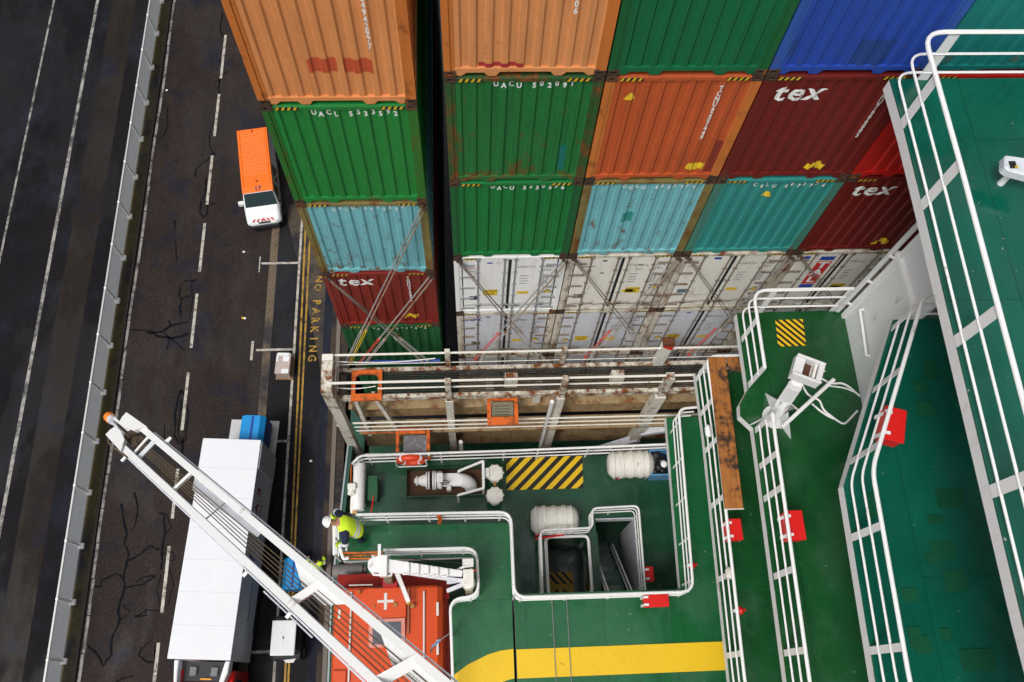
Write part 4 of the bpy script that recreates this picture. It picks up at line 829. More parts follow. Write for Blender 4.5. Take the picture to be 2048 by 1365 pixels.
g = MB(); g.box(-2.7, 6.5, H-27.6, -1.9, 7.1, H-27.55); part(g, 'inner_plating', M_W3)
cxp = at(1093, 820, 23).x; g = MB(); g.tube([(cxp, 7.0, zw-.3), (cxp-.03, 6.95, H-26.2)], .055, 8); part(g, 'pipe', M_RAIL, smooth=True)
cxp2 = at(922, 875, 25).x; g = MB(); g.tube([(cxp2, 6.8, H-24.2), (cxp2, 6.8, H-26.6)], .06, 8); part(g, 'pipe', M_BRW, smooth=True)
# orange climbing gates
def gate(x0, x1, y0, y1, z, label, arch, th=.09):
    t = thing('climbing_gate', label, 'gate', ((x0+x1)/2, y0, z), 'orange safety gates of the lashing bridge')
    w = .10; g = MB(); z0, z1 = z, z+th
    if arch:
        n_ = 8; r = .16; ip = [(x0+w, y0+.16)]+[(x0+w+r-r*math.cos(a*math.pi/2/n_), y1-w-r+r*math.sin(a*math.pi/2/n_)) for a in range(n_+1)]+[(x1-w-r+r*math.sin(a*math.pi/2/n_), y1-w-r+r*math.cos(a*math.pi/2/n_)) for a in range(n_+1)]+[(x1-w, y0+.16)]
        g.prism([(x0, y0, z0), (x0, y1, z0), (x1, y1, z0), (x1, y0, z0)]+[(x1, y0+.16, z0)]+[(a, b, z0) for a, b in ip[::-1]]+[(x0, y0+.16, z0)], (0, 0, th)) if False else None
        m = [(x0, y0+.16)]+[(x0, y1), (x1, y1), (x1, y0+.16)]+ip[::-1]
        g.prism([(a, b, z0) for a, b in m], (0, 0, th)); g.build('hoop', M_ORG, t)
        g = MB(); g.box(x0, y0-.02, z0, x1, y0+.158, z1); g.build('toe_plate', M_ORG, t)
    else:
        g.box(x0, y0, z0, x0+w, y1, z1); g.box(x1-w, y0, z0, x1, y1, z1); g.box(x0+w, y1-.06, z0, x1-w, y1, z1); g.build('hoop', M_ORG, t)
        g = MB(); g.box(x0+w+.01, y0+.0, z0+.01, x1-w-.01, y0+(y1-y0)*.30, z1+.05); g.build('toe_plate', M_ORG, t, bevel=.02)
        g = MB(); g.box(x0+w+.02, y0+(y1-y0)*.32, z0-.05, x1-w-.02, y1-.08, z0); g.build('hatch_lid', M_BROWN if False else paint('lid_khaki', (.20, .18, .12), .6, .3, .3, .2), t)
        for k in range(4): g = MB(); g.box(x0+w+.10, y0+(y1-y0)*(.40+.11*k), z0+.002, x1-w-.12, y0+(y1-y0)*(.40+.11*k)+.012, z0+.012); g.build('lid_rib', M_BLK, t)
    return t
gate(HXA-.10, HXB+.10, HYA-.22, HYB+.12, zw+.02, 'orange arched gate around the climbing hole at the outer end of the walkway', True)
gg = [at(*p, 21.95) for p in ((975, 853), (1037, 853), (1037, 798))]; gate(gg[0].x, gg[1].x, gg[0].y, gg[2].y, gg[0].z, 'orange gate with a khaki lid in the middle of the lashing bridge', False)
gg = [at(*p, 23.6) for p in ((792, 905), (860, 905), (860, 857))]; t = thing('climbing_gate', 'orange gate frame low down behind the lifebuoy', 'gate', gg[0], 'orange safety gates of the lashing bridge')
g = MB(); x0, x1, y0, y1, z0 = gg[0].x, gg[1].x, gg[0].y, gg[2].y, gg[0].z
g.box(x0, y0, z0, x0+.09, y1, z0+.09); g.box(x1-.09, y0, z0, x1, y1, z0+.09); g.build('hoop', M_ORG, t)
g = MB(); g.box(x0+.1, y1-.17, z0+.0, x1-.1, y1, z0+.12); g.build('toe_plate', M_ORG, t, bevel=.02)
g = MB(); g.box(x0+.2, y0, z0-.1, x1-.1, y1-.18, z0-.05); g.build('hatch_lid', M_DMARK, t)
g = MB(); g.tube([(x0-.9, y1-.1, z0+.08), (x0, y1-.12, z0+.08)], .02, 6); g.build('safety_rope', M_ORG, t)
# lashing rods
M_ROD = paint('rod_grey', (.33, .32, .30), .5, .3, .4, .3, .1, metal=.3); M_RODR = paint('rod_rusty', (.27, .21, .15), .6, .3, .4, .5, .1); M_TRED = plain('turnbuckle_red', (.55, .05, .04)); M_TYEL = plain('turnbuckle_yellow', (.62, .42, .02)); M_TGRY = paint('turnbuckle_grey', (.40, .38, .36), .5, .3, .4, .3, .1)
def rod(top, bot, label, tm, rm=None, cut=.72):
    top, bot = Vector(top), Vector(bot); t = thing('lashing_rod', label, 'lashing rod', bot, 'crossed lashing rods in front of the containers')
    g = MB(); g.tube([top, top.lerp(bot, cut)], .019, 6); g.lathe(top.lerp(bot, cut), bot-top, [(-.04, .03), (.04, .03)], 8); g.build('rod', rm or M_ROD, t)
    a, b = top.lerp(bot, cut), top.lerp(bot, .97); d = (b-a).normalized(); s = d.cross(Vector((0, 1, 0))).normalized()
    g = MB(); g.bar(a+s*.024, b+s*.024, .016, .016); g.bar(a-s*.024, b-s*.024, .016, .016); g.bar(a, a+d*.10, .06, .04); g.bar(b-d*.10, b, .06, .04); g.build('turnbuckle', tm, t)
    g = MB(); g.tube([a.lerp(b, .55), bot], .02, 6); g.build('eye_bolt', rm or M_ROD, t)
    g = MB(); g.ball(top, .045, n=8); g.build('hook', M_CAST, t)
yb_, zb_ = YFA+.16, zw+.06; yt = YF-.04
def hole(col, right, row): 
    x = XS[col]+.089+(2.26 if right else 0); z = (L(row) if col == 0 else Rr(row))-.059; return x, z
def xb(u, v=724): return at(u, v, 20.95).x
sides = ('left', 'right')
x, z = hole(0, True, 2)
rod((x, yt, z), (xb(690, 716), yb_, zb_), 'long grey rod from the light blue container down to the outer end of the bridge', M_TGRY)
rod((x+.04, yt-.05, z-.05), (xb(697, 716), yb_-.04, zb_), 'long rusty rod with a yellow turnbuckle in front of the red tex container', M_TYEL, M_RODR, .70)
def pair(col, row, ul, ur, name):
    x, z = hole(col, False, row); 
    rod((x, yt, z), (xb(ul), yb_, zb_), 'upper rod leaning right from the top left corner of %s' % name, M_TGRY, None, .66)
    rod((x+.07, yt-.04, z-.02), (xb(ul)+.16, yb_, zb_), 'lower rod leaning right from the top left corner of %s' % name, M_TGRY, M_RODR, .66)
    x, z = hole(col, True, row)
    rod((x, yt-.02, z), (xb(ur), yb_, zb_), 'upper rod leaning left from the top right corner of %s' % name, M_TRED, None, .66)
    rod((x+.07, yt-.06, z-.02), (xb(ur)+.16, yb_, zb_), 'lower rod leaning left from the top right corner of %s' % name, M_TGRY, M_RODR, .66)
pair(0, 3, 850, 716, 'the red tex container'); pair(1, 3, 1080, 945, 'the clean white reefer'); pair(2, 3, 1300, 1165, 'the cream reefer'); pair(3, 3, 1515, 1372, 'the reefer below the teal container'); pair(4, 3, 1745, 1590, 'the TAL reefer')
for u in (683, 722, 825, 855, 950, 968, 1070, 1100, 1170, 1300, 1395):
    p = at(u, 708, 20.2); g = MB(); 
M_BED = M_BLK
# dark recess deck between hull side and bridge
g = MB(); g.box(-3.5, 6.45, H-29.1, 12, 8.6, H-29.0); struct(g.build('hatch_deck', M_DK0), 'dark deck far down under the lashing bridge', 'deck')
# hull side: waterway, green bulwark
M_NET = paint('bulwark_green', (.018, .085, .055), .5, .3, .3, .1)
t = thing('bulwark', 'dark green bulwark with a pale top edge along the ship side', 'bulwark', (-3.5, 3, H-24.4))
e_a, e_b = at(688, 862, 23.5), at(652, 1170, 23.5)
g = MB(); g.prism([(e_b.x, -6, H-25.4), (e_b.x, e_b.y, H-25.4), (e_a.x, e_a.y, H-25.4), (e_a.x+.12, e_a.y, H-25.4), (e_b.x+.12, e_b.y, H-25.4), (e_b.x+.12, -6, H-25.4)], (0, 0, .9)); g.build('plate', M_NET, t)
g = MB(); g.bar((e_a.x, e_a.y, H-24.48), (e_b.x, e_b.y, H-24.48), .05, .04); g.bar((e_b.x, e_b.y, H-24.48), (e_b.x, -6, H-24.48), .05, .04); g.build('top_edge', plain('edge_grey', (.30, .36, .36)), t)
g = MB(); g.box(-3.75, -6, H-26.2, -3.3, 9, H-26.1); struct(g.build('waterway', M_NET), 'dark green gutter deck inside the bulwark', 'deck')
t = thing('side_bracket', 'row of grey stiffening brackets along the ship side', 'brackets', (-3.4, 4, H-25))
for i in range(13):
    y = 6.2-i*.33; g = MB(); g.box(-3.62, y, H-26.05, -3.31, y+.14, H-24.95); g.build('bracket', paint('bracket_grey', (.14, .13, .13), .6, .3, .4, .3), t)

# ---------------------------------------------------------------- fittings on the lower deck
zB = H-DB
# pit with pipe
q = [P2(*p, DB-.25) for p in ((811, 937), (969, 934), (970, 991), (812, 994))]
x0, x1, y0, y1 = (q[0][0]+q[3][0])/2, (q[1][0]+q[2][0])/2, (q[2][1]+q[3][1])/2, (q[0][1]+q[1][1])/2
t = thing('drip_tray', 'rectangular brown rusty drip tray under the white bunker pipe', 'drip tray', (x0, y0, zB))
g = MB(); g.box(x0, y0, zB+.004, x0+.03, y1, zB+.25); g.box(x1-.03, y0, zB+.004, x1, y1, zB+.25); g.box(x0+.03, y0, zB+.004, x1-.03, y0+.03, zB+.25); g.box(x0+.03, y1-.03, zB+.004, x1-.03, y1, zB+.25); g.build('rim', M_DK0, t)
g = MB(); g.box(x0+.03, y0+.03, zB+.002, x1-.03, y1-.03, zB+.02); g.build('floor', paint('tray_brown', (.085, .035, .012), .6, .4, .4, .3), t)
t = thing('bunker_pipe', 'fat white flanged pipe bending down into the brown tray', 'pipe', (x0+.5, y0+.4, zB+.3)); yc = y0+.42*(y1-y0)+.06; zc = zB+.42
pa = at(838, 962, DB-.42); pb = at(925, 962, DB-.42); yc = pa.y
g = MB(); bend = [(pa.x+.45, yc, zc), (pb.x-.05, yc, zc)]+[(pb.x-.05+.28*math.sin(a*math.pi/14), yc-.02*a, zc-.28+.28*math.cos(a*math.pi/14)) for a in range(1, 8)]
g.tube(bend, .19, 18); g.build('elbow', M_RAIL, t, smooth=True)
g = MB(); g.lathe((pa.x-.13, yc, zc), (1, 0, 0), [(0, .06), (.04, .09), (.05, .14), (.09, .14), (.10, .10), (.2, .15), (.3, .18), (.33, .18)], 18); g.build('reducer', M_RAIL, t, smooth=True)
for xx, r in ((.20, .25), (.26, .25), (.38, .27), (.44, .27), (.60, .25)):
    g = MB(); g.lathe((pa.x+xx, yc, zc), (1, 0, 0), [(0, r), (.04, r)], 20); g.build('flange', M_RAIL, t)
g = MB(); g.lathe((pa.x+.50, yc, zc), (1, 0, 0), [(0, .2), (.03, .25), (.10, .25), (.12, .2)], 18); g.box(pa.x+.5, yc-.12, zc+.1, pa.x+.68, yc+.14, zc+.28); g.build('valve_body', M_RAIL, t, bevel=.01)
g = MB(); c_ = Vector((pa.x+.72, yc-.12, zc+.22)); g.tube([c_+Vector((.12*math.cos(a*math.pi/8), .05*math.sin(a*math.pi/8), .04*math.sin(a*math.pi/8))) for a in range(16)], .012, 6, closed=True); g.bar(c_-Vector((.12, 0, 0)), c_+Vector((.12, 0, 0)), .015, .015); g.build('handwheel', M_BLK, t)
g = MB(); g.box(pa.x+.78, yc-.32, zc-.05, pa.x+.90, yc-.2, zc+.15); g.build('drain_box', M_W2, t, bevel=.01)
p1_ = [at(*p, DB-.9) for p in ((917, 943), (966, 923), (967, 977), (916, 991))]
g = MB(); g.bar(p1_[0], p1_[1], .06, .06); g.bar(p1_[1], p1_[2], .07, .07); g.bar(p1_[2], p1_[3], .06, .06)
t2 = thing('guard_frame', 'white steel guard frame straddling the bunker pipe', 'guard', p1_[1]); g.build('top_bar', M_RAIL, t2)
for p in p1_: g = MB(); g.bar((p.x, p.y, zB), p, .05, .05); g.build('leg', M_RAIL, t2)
for (u, v, lb, bx_) in ((990, 946, 'round white vent head nearest the front railing, with a square box on its side', 1), (990, 991, 'round white vent head aft of the other one', 0)):
    c = at(u, v, DB-.75); t = thing('vent_head', lb, 'vent', (c.x, c.y, zB), 'round white vent heads')
    g = MB(); g.tube([(c.x, c.y, zB), (c.x, c.y, c.z-.1)], .14, 14); g.build('trunk', M_RAIL, t, smooth=True)
    g = MB(); g.lathe((c.x, c.y, c.z-.14), (0, 0, 1), [(0, .20), (.02, .235), (.12, .235), (.15, .21), (.16, .05)], 22); g.build('cap', M_W2, t)
    for a_ in range(10):
        v_ = Vector((math.cos(a_*.628), math.sin(a_*.628), 0))*.235; g = MB(); g.lathe(Vector((c.x, c.y, c.z-.1))+v_, (0, 0, 1), [(0, .02), (.09, .02)], 6); g.build('bolt', M_W2, t)
    if bx_: g = MB(); g.box(c.x-.30, c.y-.13, c.z-.12, c.x-.16, c.y+.13, c.z+.06); g.build('gauge_box', M_RAIL, t, bevel=.01)
g = MB(); a_ = at(990, 968, DB-.6); g.lathe((a_.x, a_.y-.06, a_.z), (0, 1, 0), [(0, .035), (.14, .035)], 8)
tag(g.build('pipe_coupling', paint('brass_tan', (.40, .20, .05), .5)), 'small tan coupling between the two round vent heads', 'coupling')
# raft canisters
def raft(u, v, label):
    c = at(u, v, DB-.42); t = thing('liferaft_canister', label, 'life raft', (c.x, c.y, zB), 'white life raft canisters')
    g = MB(); prof = [(-.66, .20), (-.64, .27), (-.55, .36), (-.50, .40), (-.48, .375)]
    for k in (-.30, -.02, .26): prof += [(k-.06, .375), (k-.05, .40), (k+.05, .40), (k+.06, .375)]
    prof += [(.44, .375), (.46, .40), (.52, .36), (.60, .30), (.66, .18)]
    g.lathe((c.x, c.y, c.z), (1, 0, 0), prof, 26); g.build('canister', paint('grp_white', (.70, .68, .62), .4, .12, .2, .05, .15, (.3, .26, .2)), t, smooth=True)
    g = MB(); n_ = 6
    for i in range(n_):
        a0, a1 = math.pi/2-.35+.5*i/n_, math.pi/2-.35+.5*(i+1)/n_
        g.face([(c.x-.38, c.y-.382*math.cos(a0), c.z+.382*math.sin(a0)), (c.x-.24, c.y-.382*math.cos(a0), c.z+.382*math.sin(a0)), (c.x-.24, c.y-.382*math.cos(a1), c.z+.382*math.sin(a1)), (c.x-.38, c.y-.382*math.cos(a1), c.z+.382*math.sin(a1))])
    g.build('label_plate', plain('label_pale', (.50, .52, .62)), t)
    for xx in (-.45, .45): g = MB(); g.box(c.x+xx-.04, c.y-.36, zB+.002, c.x+xx+.04, c.y+.36, c.z-.28); g.build('cradle', M_STEEL, t)
    g = MB(); p0 = Vector((c.x-.42, c.y-.36, c.z+.05)); g.tube([p0, p0+Vector((.03, -.06, -.12)), p0+Vector((.10, -.02, -.1)), p0+Vector((.05, -.05, -.2))], .012, 6); g.build('painter_rope', M_TRED, t)
    g = MB(); g.box(c.x+.28, c.y-.36, c.z+.12, c.x+.30, c.y-.30, c.z+.2); g.build('tag', M_BLK, t)
raft(1261, 929, 'white life raft canister near the front railing beside the blue bin'); raft(1109, 1040, 'white life raft canister in front of the square hatch')
# blue bin
c = at(1322, 925, DB-.6); t = thing('blue_bin', 'light blue open bin full of black rubbish bags by the front railing', 'bin', (c.x, c.y, zB)); M_BB = paint('bin_blue', (.10, .27, .47), .5, .2, .3, .1)
w_, l_ = .62, .75
for (a, b, c0, d0) in ((-w_/2, -l_/2, -w_/2+.04, l_/2), (w_/2-.04, -l_/2, w_/2, l_/2), (-w_/2+.04, -l_/2, w_/2-.04, -l_/2+.04), (-w_/2+.04, l_/2-.04, w_/2-.04, l_/2)):
    g = MB(); g.box(c.x+a, c.y+b, zB+.002, c.x+c0, c.y+d0, c.z); g.build('panel', M_BB, t)
g = MB()
for i in range(9): g.ball((c.x+random.uniform(-.18, .18), c.y+random.uniform(-.25, .25), c.z-.12+random.uniform(-.08, .05)), random.uniform(.09, .15), (1, 1, .7), 8)
tag(g.build('rubbish_bags', plain('bag_black', (.014, .014, .018), .3)), 'black rubbish bags heaped in the blue bin', 'rubbish')
g = MB(); g.ball((c.x+.08, c.y-.05, c.z), .10, (1, 1.1, .6), 8); tag(g.build('white_bag', M_RAIL, smooth=True), 'white bag lying on the black rubbish bags', 'rubbish')
# tank on the left, green locker, hose
a_ = at(717, 930, DB-.55); b_ = at(716, 1022, DB-.55); t = thing('white_tank', 'tall white cylinder lying along the ship side with a pump at its end', 'tank', (a_.x, b_.y, zB)); xx = (a_.x+b_.x)/2+.02
g = MB(); g.lathe((xx, b_.y, a_.z), (0, 1, 0), [(0, .1), (.01, .165), (.06, .17), (1.25, .17), (1.3, .165), (1.31, .1)], 20); g.build('barrel', M_RAIL, t, smooth=True)
g = MB(); g.lathe((xx-.17, b_.y+.40, a_.z+.12), (0, 1, 0), [(0, .05), (.02, .12), (.20, .12), (.22, .06)], 12); g.box(xx-.28, b_.y+.55, a_.z+.02, xx-.05, b_.y+.72, a_.z+.26); g.build('pump', M_W2, t, bevel=.02)
g = MB(); g.tube([(xx-.18, b_.y+.4, a_.z), (xx-.19, b_.y+.1, a_.z), (xx-.18, b_.y-.05, a_.z-.05)], .04, 8); g.build('pipe', M_W2, t, smooth=True)
for k in (0, .14): g = MB(); g.lathe((xx-.15, b_.y-.02+k*.5, a_.z-.02), (1, 0, 0), [(0, .06), (.10, .06), (.12, .03)], 8); g.build('brass_valve', paint('brass', (.50, .27, .04), .4, .2, .3), t)
for yy in (.25, 1.05): g = MB(); g.box(xx-.14, b_.y+yy-.04, zB+.002, xx+.14, b_.y+yy+.04, a_.z-.12); g.build('saddle', M_W2, t)
g = MB(); g.tube([(xx-.22, a_.y, a_.z+.1), (xx-.22, b_.y+.4, a_.z+.1)], .018, 6); g.build('orange_line', M_ORG, t)
c = at(745, 976, DB-.4); t = thing('deck_locker', 'green painted steel deck locker beside the white cylinder', 'locker', (c.x, c.y, zB))
g = MB(); g.box(c.x-.13, c.y-.34, zB+.002, c.x+.13, c.y+.34, c.z-.03); g.build('body', M_DK0, t, bevel=.02); g = MB(); g.box(c.x-.145, c.y-.355, c.z-.03, c.x+.145, c.y+.355, c.z+.02); g.build('lid', M_DK1, t, bevel=.02)
g = MB(); g.tube([at(747, 992, DB-.46), at(744, 1012, DB-.46), at(742, 1026, DB-.3)], .016, 6); tag(g.build('red_hose', M_RED), 'short red hose hanging from the green locker', 'hose')
# lifebuoy lashed on the front railing
c = at(822, 915, DB-.95); t = thing('lifebuoy', 'orange lifebuoy with white bands in a holder on the front railing', 'lifebuoy', c)
g = MB(); R0 = .33
def ring(g, a0, a1, r, mi, n_=20):
    g.tube([c+Vector((R0*math.cos(a0+(a1-a0)*i/n_), -.05, .80*R0*math.sin(a0+(a1-a0)*i/n_)-.1)) for i in range(n_+1)], r, 8, mi)
ring(g, 0, 2*math.pi, .088, 0, 28)
for k in range(4): ring(g, .785+k*1.571-.12, .785+k*1.571+.12, .093, 1, 4)
g.build('ring', [plain('buoy_orange', (.72, .06, .015), .45), M_RAIL], t, smooth=True)
g = MB(); g.tube(fillet([c+Vector((-.42, -.14, .2)), c+Vector((-.42, -.14, -.48)), c+Vector((.42, -.14, -.48)), c+Vector((.42, -.14, .2))], .08), .02, 6); g.build('holder', M_RAIL, t)
c = at(858, 916, DB-.9); t = thing('buoy_light', 'small orange smoke float beside the lifebuoy', 'light', c); g = MB(); g.lathe(c-Vector((0, 0, .12)), (0, 0, 1), [(0, .05), (.14, .055), (.18, .03), (.22, .03)], 10); g.build('body', M_ORG, t, smooth=True); g = MB(); g.box(c.x-.03, c.y+.05, c.z-.1, c.x+.03, c.y+.09, c.z+.05); g.build('bracket', M_RAIL, t)
g = MB(); 
for dx in (0, .06): p = at(876+dx*60, 1033, DA-.9); g.tube([p+Vector((0, 0, .12)), p+Vector((.03, -.06, -.1)), p+Vector((.0, -.1, -.35))], .03, 6)
tag(g.build('red_cloth', M_ORG), 'red orange strap knotted on the recess railing', 'strap')
g = MB()
for (u0, v0, u1, v1) in ((1071, 1071, 1118, 1066), (1070, 1078, 1128, 1070)): g.bar(at(u0, v0, DB-.35), at(u1, v1, DB-.35), .05, .03)
tag(g.build('red_paddles', M_RED), 'two red poles lying crossed by the hatch railing', 'poles')
# hatch coaming, hatch interior, stairwell
t = thing('hatch_coaming', 'rounded white coaming round the square deck hatch', 'hatch', (hx0, hy0, zB))
g = MB(); o_ = fillet([(hx0, (hy0+hy1)/2, 0), (hx0, hy1, 0), (hx1, hy1, 0), (hx1, hy0, 0), (hx0, hy0, 0), (hx0, (hy0+hy1)/2, 0)], .16, 6)
g.tube([Vector((p.x, p.y, zB+.10)) for p in o_[:-1]], .045, 8, closed=True); g.build('rim', M_RAIL, t, smooth=True)
g = MB()
for i in range(len(o_)-1): g.face([(o_[i].x, o_[i].y, zB-2.2), (o_[i+1].x, o_[i+1].y, zB-2.2), (o_[i+1].x, o_[i+1].y, zB+.10), (o_[i].x, o_[i].y, zB+.10)])
g.build('side_plate', M_DK0, t)  # walls added below deck to shut light out, dark green standing for shade
hf = H-DB-2.6
g = MB(); g.box(hx0-.5, hy0-.5, hf-.05, hx1+.6, hy1+.9, hf); struct(g.build('hatch_floor', M_DK0), 'dark floor at the bottom of the square hatch', 'deck')
def patchhatch(cx0, cx1, cy0, cy1, z, label):
    g = MB(); g.face([(cx0, cy0, z), (cx1, cy0, z), (cx1, cy1, z), (cx0, cy1, z)], 0)
    for r0, r1 in ((cy0, cy0+(cy1-cy0)*.40), (cy0+(cy1-cy0)*.58, cy1)):
        for i in range(4):
            x = cx0+.02+i*(cx1-cx0)*.27; h = r1-r0; e = min(cx1, x+.09+h*.9)
            if x+h*.9 < cx1+.05: g.face([(x+h*.85, r0, z+.005), (e, r0, z+.005), (x+.09, r1, z+.005), (x, r1, z+.005)], 1)
    lettering(g, 'KEEP CLEAR', ((cx0+cx1)/2, (cy0+cy1)/2-.01, z+.006), (1, 0, 0), (0, 1, 0), .13, .01, 0, 1, 1) if False else None
    struct(g.build('hatched_marking', [paint('dim_yellow', (.72, .43, .05), .5, .3, .5, .15), plain('navy_paint', (.02, .025, .05))]), label, 'deck marking')
patchhatch(hx0+.15, hx0+1.0, hy0+.1, hy0+.95, hf+.006, 'yellow and navy hatched plate at the bottom of the square hatch')
t = thing('stairway', 'steep green stairs with white handrails going down the stairwell', 'stairs', (sx0, sy0, zB-2.8))
ns = 11
for i in range(ns):
    f_ = i/(ns-1); y = sy1-.35-1.6*f_; z = zB-2.6+2.5*(f_); g = MB(); g.box(sx0+.12, y-.12, z-.03, sx1-.45, y+.12, z); g.build('tread', M_DK0, t)
for xx in (sx0+.10, sx1-.42):
    g = MB(); g.bar((xx, sy1-.35, zB-2.7), (xx, sy1-1.95, zB-.1), .03, .2); g.build('stringer', M_DK0, t)
    g = MB(); g.tube([(xx, sy1-.45, zB-1.75), (xx, sy0+.06, zB+.85)], .028, 8); g.tube([(xx, sy1-.45, zB-2.15), (xx, sy0+.06, zB+.4)], .02, 8)
    for k in range(4): p = Vector((xx, sy1-.45, zB-1.75)).lerp(Vector((xx, sy0+.06, zB+.85)), k/3); g.tube([p, p-Vector((0, 0, .8))], .018, 6)
    g.build('handrail', M_RAIL, t)
t = thing('stairwell_trunk', 'white side plate lining the right of the stairwell', 'stairwell', (sx1, sy0, zB)); g = MB(); g.box(sx1-.03, sy0, zB-2.6, sx1-.002, sy1, zB+.06); g.build('side_plate', M_W3, t); g = MB(); g.box(sx0, sy1-.03, zB-.3, sx1-.032, sy1-.004, zB+.06); g.build('front_plate', M_W3, t); g = MB(); g.box(sx0+.002, sy0, zB-2.6, sx0+.03, sy1-.4, zB+.03); g.build('added_dark_plate', M_DK0, t)  # plate on the left is added, its dark colour standing for stairwell shade
g = MB(); g.box(sx0-.35, sy1-.6, zB-2.84, sx0+.7, sy1+.6, zB-2.80); struct(g.build('stair_landing', M_DK0), 'dark landing at the foot of the stairs', 'deck')

# plates added under the lower deck to block daylight and keep the openings dark
t = thing('light_blocker', 'beige plates added to keep daylight out from under the lower deck', 'bulkhead', (3, 6.3, H-27))
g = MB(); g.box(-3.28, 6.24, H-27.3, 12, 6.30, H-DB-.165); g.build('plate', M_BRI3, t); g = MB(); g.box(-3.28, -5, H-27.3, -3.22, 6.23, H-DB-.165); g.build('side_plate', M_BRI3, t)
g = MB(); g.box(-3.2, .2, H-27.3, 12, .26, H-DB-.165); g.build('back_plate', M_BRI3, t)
g = MB(); p0, p1 = at(722, 727, 20.9), at(880, 727, 20.9); g.tube([(p0.x, YFA+.22, zw+.16), ((p0.x+p1.x)/2, YFA+.22, zw+.06), (p1.x, YFA+.22, zw+.12)], .055, 8); tag(g.build('blue_pipe', plain('pipe_blue', (.015, .05, .30)), smooth=True), 'blue pipe lying behind the grating in front of the dark green container', 'pipe')
# ---------------------------------------------------------------- lifeboat
M_LB = paint('lifeboat_orange', (.58, .070, .014), .28, .15, .12, .03, .15, (.30, .05, .03)); M_LBD = paint('lifeboat_dark', (.32, .018, .010), .35, .2, .2, .05, .2); M_TAPE = plain('reflective_tape', (.60, .58, .55), .35); M_GLASS = plain('lifeboat_glass', (.035, .045, .06), .06)
zr = H-21.45; a_ = at(668, 1174, 21.45); b_ = at(884, 1174, 21.45); lx0, lx1 = a_.x, b_.x; ly1 = (a_.y+b_.y)/2; ly0 = -4.2
lb = thing('lifeboat', 'enclosed orange lifeboat with a white cross and grey windows slung beside the deck', 'lifeboat', ((lx0+lx1)/2, ly1, H-24))
hx0_, hx1_ = lx0-.04, lx1+.17; yh = at(780, 1148, 22.3).y
g = MB(); S_ = []
for (y, s, zb) in ((yh, .80, .35), (yh-.35, .95, .15), (yh-1.2, 1.0, 0), (ly0+.8, 1.0, 0), (ly0, .6, .5)):
    c = (hx0_+hx1_)/2; w = (hx1_-hx0_)/2*s; zt = H-22.15
    S_.append([(c-w, y, zt), (c-w*.97, y, zt-.5), (c-w*.75, y, zt-1.1+zb), (c, y, zt-1.5+zb), (c+w*.75, y, zt-1.1+zb), (c+w*.97, y, zt-.5), (c+w, y, zt)])
n_ = 7
for i in range(len(S_)-1): g.add(S_[i]+S_[i+1], [(j, j+1, n_+j+1, n_+j) for j in range(n_-1)]+[(n_-1, 0, n_, 2*n_-1)])
g.add(S_[0], [tuple(range(n_))]); g.add(S_[-1], [tuple(range(n_))]); g.build('hull', M_LBD, lb, merge=True)
g = MB(); g.prism([(hx0_+.02, yh, H-22.149), (hx1_-.03, yh-.08, H-22.149), (hx1_-.01, ly1-.28, H-21.86), (hx0_+.01, ly1-.16, H-21.86)], (0, 0, .03)); g.build('foredeck', M_LBD, lb, bevel=.01)
# canopy: sections across the boat
g = MB(); W_ = lx1-lx0; prof = [(0, -.70), (.0, -.12), (.02, -.03), (.06, 0), (.32, .03), (.68, .03), (.88, 0), (.955, -.02), (1.0, -.15), (1.03, -.70)]
sec = []
for (y, dz, sx_) in ((ly1, -.04, .985), (ly1-.05, 0, 1), (-1.5, .06, 1), (ly0+.6, 0, .95), (ly0+.3, -.4, .8)):
    sec.append([(lx0+W_*.5+W_*(u-.5)*sx_, y, zr+z+dz) for u, z in prof])
n_ = len(prof)
for i in range(len(sec)-1): g.add(sec[i]+sec[i+1], [(j, j+1, n_+j+1, n_+j) for j in range(n_-1)])
g.add(sec[0], [tuple(range(n_))]); g.add(sec[-1], [tuple(range(n_))]); g.build('canopy', M_LB, lb, merge=True)
# cabin block with frame, windows, tape, cross
bx0, bx1 = at(735, 1180, 21.3).x, at(813, 1180, 21.3).x; by = ly1-.03; wy1 = at(775, 1243, 21.3).y; wy0 = at(775, 1290, 21.3).y
g = MB(); g.box(bx0, wy1+.06, zr-.02, bx1, by, zr+.16); g.build('cabin_block', M_LB, lb, bevel=.03, seg=2)
g = MB(); g.prism([(bx0+.04, by+.004, zr+.155), (bx1-.04, by+.004, zr+.155), (bx1-.1, by+.03, zr-.02), (bx0+.1, by+.03, zr-.02)], (0, .006, 0)); g.build('front_shield', paint('shield_olive', (.10, .09, .05), .4), lb)
g = MB(); g.prism([(bx0+.05, wy0-.05, zr+.03), (bx1-.03, wy0-.05, zr+.03), (bx1-.03, wy1+.055, zr+.17), (bx0+.05, wy1+.055, zr+.17)], (0, 0, .03)); fr = g.build('window_frame', paint('frame_pink', (.50, .16, .12), .4, .2, .2), lb)
k1, k0 = wy1-.02, wy0+.02; zz = lambda y: zr+.065+.14*(y-wy0+.05)/(wy1-wy0+.105)
g = MB(); g.prism([(bx0+.14, k0, zz(k0)), (bx1-.12, k0, zz(k0)), (bx1-.12, k1, zz(k1)), (bx0+.14, k1, zz(k1))], (0, 0, .006)); g.build('pane', M_GLASS, fr)
def onroof(u, v, dz=.05): p = at(u, v, 21.45-dz); return p
c = onroof(771, 1203, .165); g = MB(); g.box(c.x-.19, c.y-.03, zr+.163, c.x+.19, c.y+.03, zr+.168); g.box(c.x-.035, c.y-.19, zr+.1632, c.x+.035, c.y-.031, zr+.1682); g.box(c.x-.035, c.y+.031, zr+.1632, c.x+.035, c.y+.19, zr+.1682); g.build('cross_mark', M_TAPE, lb)
